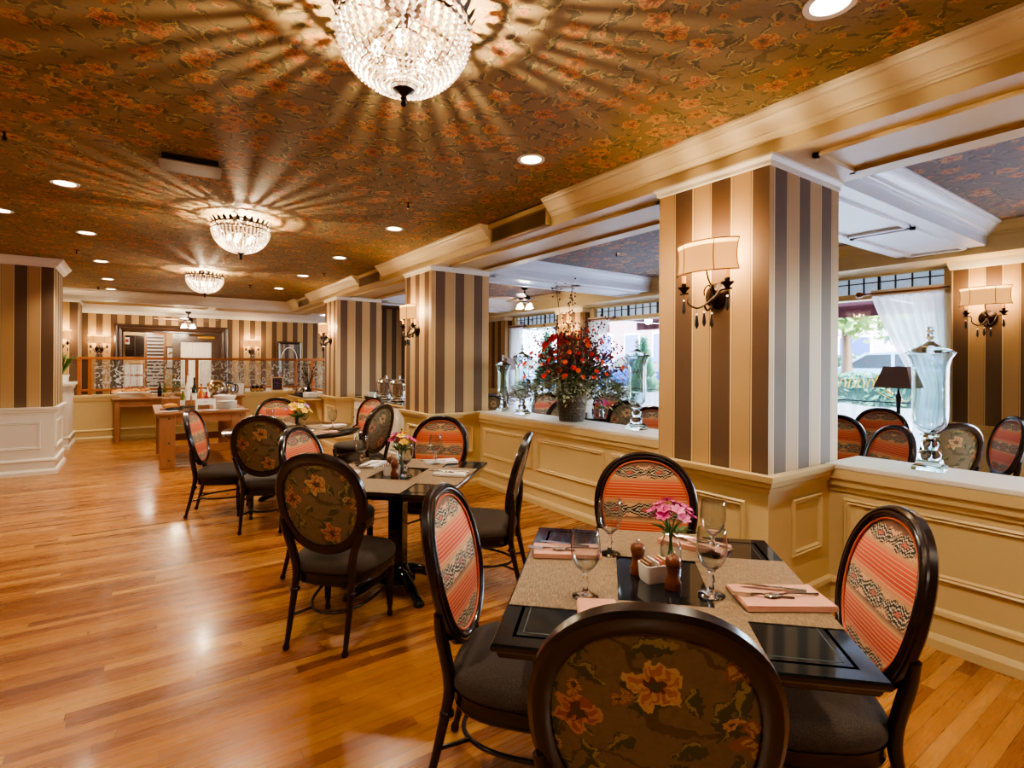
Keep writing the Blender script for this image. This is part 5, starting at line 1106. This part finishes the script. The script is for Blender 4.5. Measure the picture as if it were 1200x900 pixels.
for i,(ya,yb,fy) in enumerate(((2.0,2.8,2.85),(6.95,7.62,6.92),(9.7,10.32,9.66))):
    t=thing('curtain_rod','wooden curtain rod with carved finial at the %s'%['near end of the large window','far end of the large window','far end of the small window'][i],'curtain rod',(XW-.13,0,2.34),0,'carved curtain rods'); MB().tube([(0,ya,0),(0,yb,0)],.012,8).build('rod',M_WAL,t,40)
    sg_=1 if fy>yb else -1; MB().lathe([(.001,0),(.018,.005),(.014,.02),(.03,.05),(.036,.08),(.026,.1),(.018,.105),(.001,.11)],14,T(0,fy-sg_*.05,0)@RX(-90*sg_)).build('finial',M_WAL,t,40)
for i,(y0,y1) in enumerate(WINS[:2]):
    t=thing('cafe_curtain','white half curtain on iron rod across the %s window'%['large','small','nearest'][i],'curtain',(XW-.04,0,0),0,'half curtains'); MB().tube([(0,y0+.12,1.07),(0,y1-.12,1.07)],.009,8).build('rod',M_IRON,t,40)
    N=int((y1-y0)*50); MB().loft([[(.012*sin(j*.9)+.006*sin(j*.37),y0+.13+(y1-y0-.26)*j/N,z-(.03*abs(sin((y0+j*.02)*pi/.5*.5)) if z>.9 else 0)) for j in range(N+1)] for z in (1.035,.9,.7,.5,SILL+.01)],None,False,False,False).build('curtain_panel',M_SHEER,t,80)
    m=MB()
    for k in range(int((y1-y0)/.25)): y=y0+.2+k*.25; m.tube([(0,y,1.08),(.012,y,1.06),(0,y,1.03)],.004,4)
    m.build('curtain_ring',M_IRON,t,30)
t=thing('floor_lamp','black column lamp with brown square shade before the alcove window','lamp',(6.78,2.36,FW)); t.scale=(.94,.94,.925); MB().lathe([(.001,0),(.13,0),(.13,.02),(.05,.04),(.03,.08),(.028,.2),(.02,1.1),(.03,1.25),(.018,1.3),(.01,1.34),(.001,1.34)],20).build('lamp_column',M_IRON,t,40)
MB().loft([[(sx*s,sy*s,z) for sx,sy in ((-1,-1),(1,-1),(1,1),(-1,1))] for z,s in ((1.36,.19),(1.44,.165),(1.52,.14),(1.61,.115))],None,False,False).build('lamp_shade',M_SHDRK,t,0); MB().tube([(0,0,1.34),(0,0,1.62)],.005,6).tube([(-.11,0,1.6),(.11,0,1.6)],.003,4).build('shade_carrier',M_IRON,t,40)
t=thing('floor_lamp','brown shaded lamp glimpsed behind the left glass jars','lamp',(6.7,9.75,FW)); MB().lathe([(.001,0),(.13,0),(.13,.02),(.05,.04),(.025,.1),(.02,1.3),(.01,1.34),(.001,1.34)],16).build('lamp_column',M_IRON,t,40); MB().loft([[(sx*s,sy*s,z) for sx,sy in ((-1,-1),(1,-1),(1,1),(-1,1))] for z,s in ((1.36,.19),(1.44,.165),(1.52,.14),(1.61,.115))],None,False,False).build('lamp_shade',M_SHDRK,t,0)
# gold script on the pane, reading from outside
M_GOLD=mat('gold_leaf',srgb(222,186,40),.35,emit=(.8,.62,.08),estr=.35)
m=MB(); gx=XW+.045; gy=2.66; gz=1.29
S_=lambda pts:[(gx,gy+a*.8,gz+b*.8) for a,b in pts]
m.tube(S_([(.12*cos(a)*1.0,.11*sin(a)+.03) for a in [R(q) for q in range(-60,250,14)]]),.011,6)
m.tube(S_([(.055*cos(a)+.02,.06*sin(a)+.05) for a in [R(q) for q in range(60,300,20)]]),.009,6)
for k in range(4): o=.17+.13*k; m.tube(S_([(o-.01,-.08),(o-.02,.0),(o,.05),(o+.03,.055),(o+.06,.0),(o+.07,-.08)]),.008,6)
m.tube(S_([(-.02,-.1),(-.07,-.14),(-.1,-.15)]),.014,6); m.tube(S_([(-.17,-.19),(-.21,-.22),(-.24,-.25),(-.2,-.26)]),.009,6); m.tube(S_([(.1,-.13),(-.02,-.2),(-.15,-.26),(-.3,-.24),(-.34,-.14)]),.003,4)
tag(m.build('window_lettering',M_GOLD,None,40),'golden script lettering painted on the large window, seen reversed','lettering')
# ================================================================== outside
n=NT('street_ground'); cg=n.obj(); n.set(color=n.mix(n.noise(cg,3.,4.),srgb(150,152,156),srgb(186,186,188)),rough=.9); M_STR=n.m
struct(MB().add([(7.45,-8,-.1),(13,-8,.3),(13,22,.3),(7.45,22,-.1)],[(0,1,2,3)]).add([(13,-8,.3),(60,-8,.9),(60,40,.9),(13,40,.3)],[(0,1,2,3)]).build('ground_outside',M_STR,smooth=0))
def leafcloud(m,c,r,n,s,rnd,flat=1.):
    for i in range(n):
        d=Vector((rnd.gauss(0,1),rnd.gauss(0,1),rnd.gauss(0,1))).normalized()*(rnd.random()**.4); p=Vector((c[0]+d.x*r[0],c[1]+d.y*r[1],c[2]+d.z*r[2])); a=Vector((rnd.gauss(0,1),rnd.gauss(0,1),rnd.gauss(0,1))).normalized(); b=a.orthogonal().normalized(); q=s*rnd.uniform(.6,1.3)
        m.add([p-a*q,p+b*q*.5,p+a*q,p-b*q*.5],[(0,1,2,3)])
M_HEDGE=leafmat('hedge_leaf',srgb(24,60,44),srgb(84,130,96),6); M_TREE=leafmat('tree_leaf',srgb(50,84,40),srgb(140,164,80),4); M_FIR=leafmat('conifer_leaf',srgb(36,84,66),srgb(96,144,116),5)
rnd=random.Random(21)
def hedge(x0,x1,y0,y1,z0,z1,label,n):
    m=MB(); w=.12
    for i in range(n):
        f=rnd.randrange(4); x=rnd.uniform(x0,x1);y=rnd.uniform(y0,y1);z=rnd.uniform(z0,z1)
        if f==0:x=x0+rnd.uniform(0,w)
        elif f==1:y=y0+rnd.uniform(0,w)
        elif f==2:z=z1-rnd.uniform(0,w)
        else: y=y1-rnd.uniform(0,w)
        a=Vector((rnd.gauss(0,1),rnd.gauss(0,1),rnd.gauss(0,1))).normalized(); b=a.orthogonal().normalized(); q=rnd.uniform(.05,.1); p=Vector((x,y,z)); m.add([p-a*q,p+b*q*.6,p+a*q,p-b*q*.6],[(0,1,2,3)])
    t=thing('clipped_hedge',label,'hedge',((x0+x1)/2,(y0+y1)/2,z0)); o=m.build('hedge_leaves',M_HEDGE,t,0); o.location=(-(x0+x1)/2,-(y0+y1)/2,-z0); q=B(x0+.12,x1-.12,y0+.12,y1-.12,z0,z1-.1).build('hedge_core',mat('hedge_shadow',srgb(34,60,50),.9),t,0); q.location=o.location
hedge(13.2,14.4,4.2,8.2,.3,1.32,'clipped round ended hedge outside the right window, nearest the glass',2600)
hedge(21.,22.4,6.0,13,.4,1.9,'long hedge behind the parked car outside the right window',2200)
def tree_(x,y,z,h,r,label,m_,n,s):
    t=thing('street_tree',label,'tree',(x,y,z),0,'trees outside'); MB().tube([(0,0,0),(.05,0,h*.3),(0,.05,h*.6)],[.16,.12,.08],10).build('trunk',M_STEM,t,40); m=MB()
    for k in range(7): leafcloud(m,(rnd.uniform(-r,r)*.6,rnd.uniform(-r,r)*.6,h*.7+rnd.uniform(-.25,.3)*r),(r*.6,r*.6,r*.4),n//7,s,rnd)
    m.build('foliage',m_,t,0)
tree_(15.5,6.6,.3,4.6,2.2,'leafy tree whose branches hang across the top of the right window',M_TREE,1500,.16)
tree_(19,5.6,.4,3.4,1.5,'blue green round tree behind the parked car at the right window',M_FIR,1800,.14)
tree_(24,10.8,.5,5.,2.4,'pale tree at the far left of the right window',M_TREE,1300,.2)
def fir(x,y,z,h,r,label):
    t=thing('conifer_tree',label,'tree',(x,y,z),0,'trees outside'); MB().tube([(0,0,0),(0,0,h*.9)],[.1,.03],8).build('trunk',M_STEM,t,40); m=MB()
    for i in range(1500):
        q=rnd.random()**1.4; a=rnd.uniform(0,6.28); rr=r*(1-q)*rnd.uniform(.6,1); p=Vector((rr*cos(a),rr*sin(a),.1+h*q)); d=Vector((cos(a),sin(a),.6)).normalized(); b=d.orthogonal().normalized(); s=.09; m.add([p-d*s,p+b*s*.5,p+d*s,p-b*s*.5],[(0,1,2,3)])
    m.build('foliage',M_FIR,t,0)
fir(9.3,8.15,0,2.0,.55,'slim conifer outside the middle opening, left of the glass jar'); fir(9.6,12.0,0,2.3,.6,'slim conifer outside the small far window')
def car(x,y,z,rz,label,mc):
    t=thing('parked_car',label,'car',(x,y,z),rz,'parked cars'); L=2.15
    side=[(-L,.35),(-L,.75),(-1.95,.86),(-1.1,.95),(-.45,1.38),(.75,1.42),(1.5,1.0),(2.05,.92),(2.12,.6),(2.1,.3)]
    MB().loft([[(a,y_*w,b) for a,b in side] for y_,w in ((-.88,1),)]+[[(a,(-.8 if b<1 else -.68),b+.02) for a,b in side]]+[[(a,(.8 if b<1 else .68),b+.02) for a,b in side]]+[[(a,.88,b) for a,b in side]]).build('car_body',mc,t,30)
    gl=mat('car_glass',(.02,.03,.04),.05); m=MB()
    for sy in (-1,1): m.add([(-1.0,sy*.885,.97),(-.42,sy*.885,1.33),(.12,sy*.885,1.35),(.12,sy*.885,.97)],[(0,1,2,3)]); m.add([(.2,sy*.885,.97),(.2,sy*.885,1.35),(.7,sy*.885,1.36),(1.3,sy*.885,1.0)],[(0,1,2,3)])
    m.add([(-1.12,-.7,.97),(-1.12,.7,.97),(-.5,.62,1.36),(-.5,-.62,1.36)],[(0,1,2,3)]); m.build('car_window',gl,t,0)
    for sx in (-1.35,1.3):
        for sy in (-1,1):
            o=MB().lathe([(.001,-.1),(.3,-.1),(.33,-.07),(.33,.07),(.3,.1),(.001,.1)],24,RX(90)).build('wheel',M_IRON,t,40); o.location=(sx,sy*.82,.33); h=MB().lathe([(.001,-.11),(.19,-.108),(.2,-.1)],16,RX(90*sy)).build('hubcap',M_STEEL,o,40)
    m=MB()
    for sy in (-1,1): m.box(2.06,2.13,sy*.6-.15,sy*.6+.15,.72,.86)
    m.build('tail_light',mat('red_lens',srgb(220,40,50),.2,emit=(.8,.05,.05),estr=.6),t,0)
car(17.2,6.3,.45,-70,'silver blue car parked behind the hedge outside the right window',mat('pale_blue_car_paint',srgb(110,146,180),.2,coat=.5,metal=.3))
car(12.5,15.0,.28,75,'blue car outside the small far window',mat('blue_car_paint',srgb(50,110,190),.2,coat=.5,metal=.3)); car(15.5,13.3,.35,80,'deep blue car low beyond the glass jar in the middle opening',mat('navy_car_paint',srgb(40,70,120),.2,coat=.5,metal=.3))
def bld(label,x,y0,y1,h,col,wins,z=.5):
    t=thing('street_building',label,'building',(x,(y0+y1)/2,z),0,'buildings across the street'); L=(y1-y0)/2
    n=NT('facade_'+label[:14].replace(' ','_')); c=n.obj(); b=n.n('ShaderNodeTexBrick'); n.put(b.inputs['Vector'],n.VM('MULTIPLY',n.vec(n.xyz(c)[1],n.xyz(c)[2],0.),(1.,1.,1.))); b.inputs['Scale'].default_value=3.; 
    for k,v in (('Color1',col),('Color2',tuple(q*.8 for q in col)),('Mortar',(.6,.58,.56))): b.inputs[k].default_value=(*v,1)
    n.set(color=b.outputs[0],rough=.85); B(0,6,-L,L,0,h).build('facade',n.m,t,0)
    k=wins
    for i in range(k):
        for r_ in range(max(1,int(h/3))):
            y=-L+2*L*(i+.5)/k; z1=.9+r_*3; o=B(-.06,-.002,y-L/k*.55,y+L/k*.55,z1,z1+1.7).build('window_frame',M_CER,t,0); m=B(-.07,-.062,y-L/k*.48,y+L/k*.48,z1+.08,z1+1.62); m.build('window_pane',mat('bldg_glass',srgb(60,78,130),.1),o,0)
bld('red brick building with tall windows beyond the middle opening',21,14.5,22,8,srgb(146,96,96),4); bld('pale pink building far behind the trees at the right window',34,9,19,4,srgb(190,160,158),3,.6); bld('pale building beyond the small far window',18,24,36,9,srgb(170,176,190),5)
# awning over the pavement
for i,(y0,y1) in enumerate(WINS[:2]):
    t=thing('window_awning','maroon fabric awning outside the %s window'%['large','small','nearest'][i],'awning',(XW+.2,(y0+y1)/2,0),0,'maroon awnings'); L=(y1-y0)/2; MB().add([(0,-L,2.62),(0,L,2.62),(1.1,L,2.36),(1.1,-L,2.36)],[(0,1,2,3)]).add([(1.1,-L,2.36),(1.1,L,2.36),(1.1,L,2.2),(1.1,-L,2.2)],[(0,1,2,3)]).build('awning_cloth',mat('maroon_canvas',srgb(92,46,60),.8),t,0)
    m=MB()
    for k in range(4): y=-L+2*L*(k+.5)/4; m.tube([(0,y,2.3),(1.08,y,2.3),(1.08,y,2.36)],.015,6)
    m.build('awning_arm',M_STEEL,t,40)
t=thing('iron_fence','low black iron railing outside beyond the glass jar','fence',(11.2,9.5,.17)); m=MB().box(-.015,.015,-2.2,2.2,.75,.79).box(-.015,.015,-2.2,2.2,.1,.13).build('fence_rail',M_IRON,t,0); m=MB()
for k in range(40): y=-2.2+k*.112; m.box(-.008,.008,y,y+.016,0,.85)
m.build('fence_bars',M_IRON,t,0)
# ================================================================== camera, light, world
cam=bpy.data.cameras.new('camera'); co=bpy.data.objects.new('camera',cam); COL.objects.link(co); S.camera=co
cam.sensor_width=36; cam.lens=626.0*36/1200; cam.shift_y=-(450-425.85)/1200; cam.clip_start=.05
yaw=.6093
co.matrix_world=T(0,0,1.5)@Matrix.Rotation(-yaw,4,'Z')@Matrix.Rotation(pi/2,4,'X')@Matrix.Rotation(.0055,4,'Z')
def light(ty,loc,e,color=(1,.78,.52),size=.1,rot=None,name='lamp',**k):
    l=bpy.data.lights.new(name,ty); l.energy=e; l.color=color
    if ty in('POINT','SPOT'): l.shadow_soft_size=size
    for a,b in k.items(): setattr(l,a,b)
    o=bpy.data.objects.new(name,l); COL.objects.link(o); o.location=loc
    if rot: o.rotation_euler=rot
    return o
W=bpy.data.worlds.new('world'); S.world=W; W.use_nodes=True
bg=W.node_tree.nodes['Background']; sky=W.node_tree.nodes.new('ShaderNodeTexSky'); sky.sky_type='NISHITA'; sky.sun_disc=False; sky.sun_elevation=R(48); sky.sun_rotation=R(200); sky.air_density=1.2; sky.dust_density=1.5
W.node_tree.links.new(sky.outputs[0],bg.inputs[0]); bg.inputs[1].default_value=4.6
sun=light('SUN',(12,-6,10),4.5,(1.,.96,.9),name='sun',rot=(R(48),0,R(30)),angle=R(1))
for (x,y) in DOWNS_AND_FILL:
    light('SPOT',(x,y,ZC-.03),80,(1,.85,.65),.05,(0,0,0),'downlight_and_fill_beam',spot_size=R(125),spot_blend=.7)  # spots without a fixture are added fill light for the room
for (x,y) in CHANS:
    light('POINT',(x,y,2.655),85,(1,.78,.50),.012,name='chandelier_glow')
for (x,y,z,nx,ny) in SCLIGHTS:
    light('POINT',(x,y,z),5,(1,.74,.42),.06,name='sconce_glow')
for (x,y,z) in FANL: light('POINT',(x,y,z),22,(1,.82,.6),.08,name='fan_glow')
for (x,y) in ((4.9,.2),(4.9,4.0),(5.2,-1.8),(4.6,10.9)): light('SPOT',(x,y,ZC-.03),40,(1,.85,.68),.08,(0,0,0),'alcove_downlight_beam',spot_size=R(130),spot_blend=.8)
light('POINT',(.7,14.2,2.2),30,(1,.78,.5),.1,name='corridor_glow'); light('POINT',(.2,16.1,2.3),25,(1,.85,.65),.1,name='vestibule_glow'); light('POINT',(-2.5,11.2,2.0),14,(1,.78,.5),.15,name='niche_glow')
# windows act as sky portals
for (y0,y1) in WINS:
    l=light('AREA',(XW+.25,(y0+y1)/2,1.4),1,(1,1,1),name='sky_portal',rot=(0,R(90),0)); l.data.shape='RECTANGLE'; l.data.size=1.9; l.data.size_y=y1-y0; l.data.cycles.is_portal=True
S.view_settings.view_transform='AgX'; S.view_settings.look='AgX - Medium High Contrast'; S.view_settings.exposure=EXPO
S.cycles.use_denoising=True
try: S.cycles.denoiser='OPENIMAGEDENOISE'
except Exception: pass
S.cycles.max_bounces=8; S.cycles.diffuse_bounces=4; S.cycles.glossy_bounces=4; S.cycles.transmission_bounces=8; S.cycles.transparent_max_bounces=16
S.cycles.sample_clamp_indirect=6; S.cycles.caustics_reflective=False; S.cycles.caustics_refractive=False
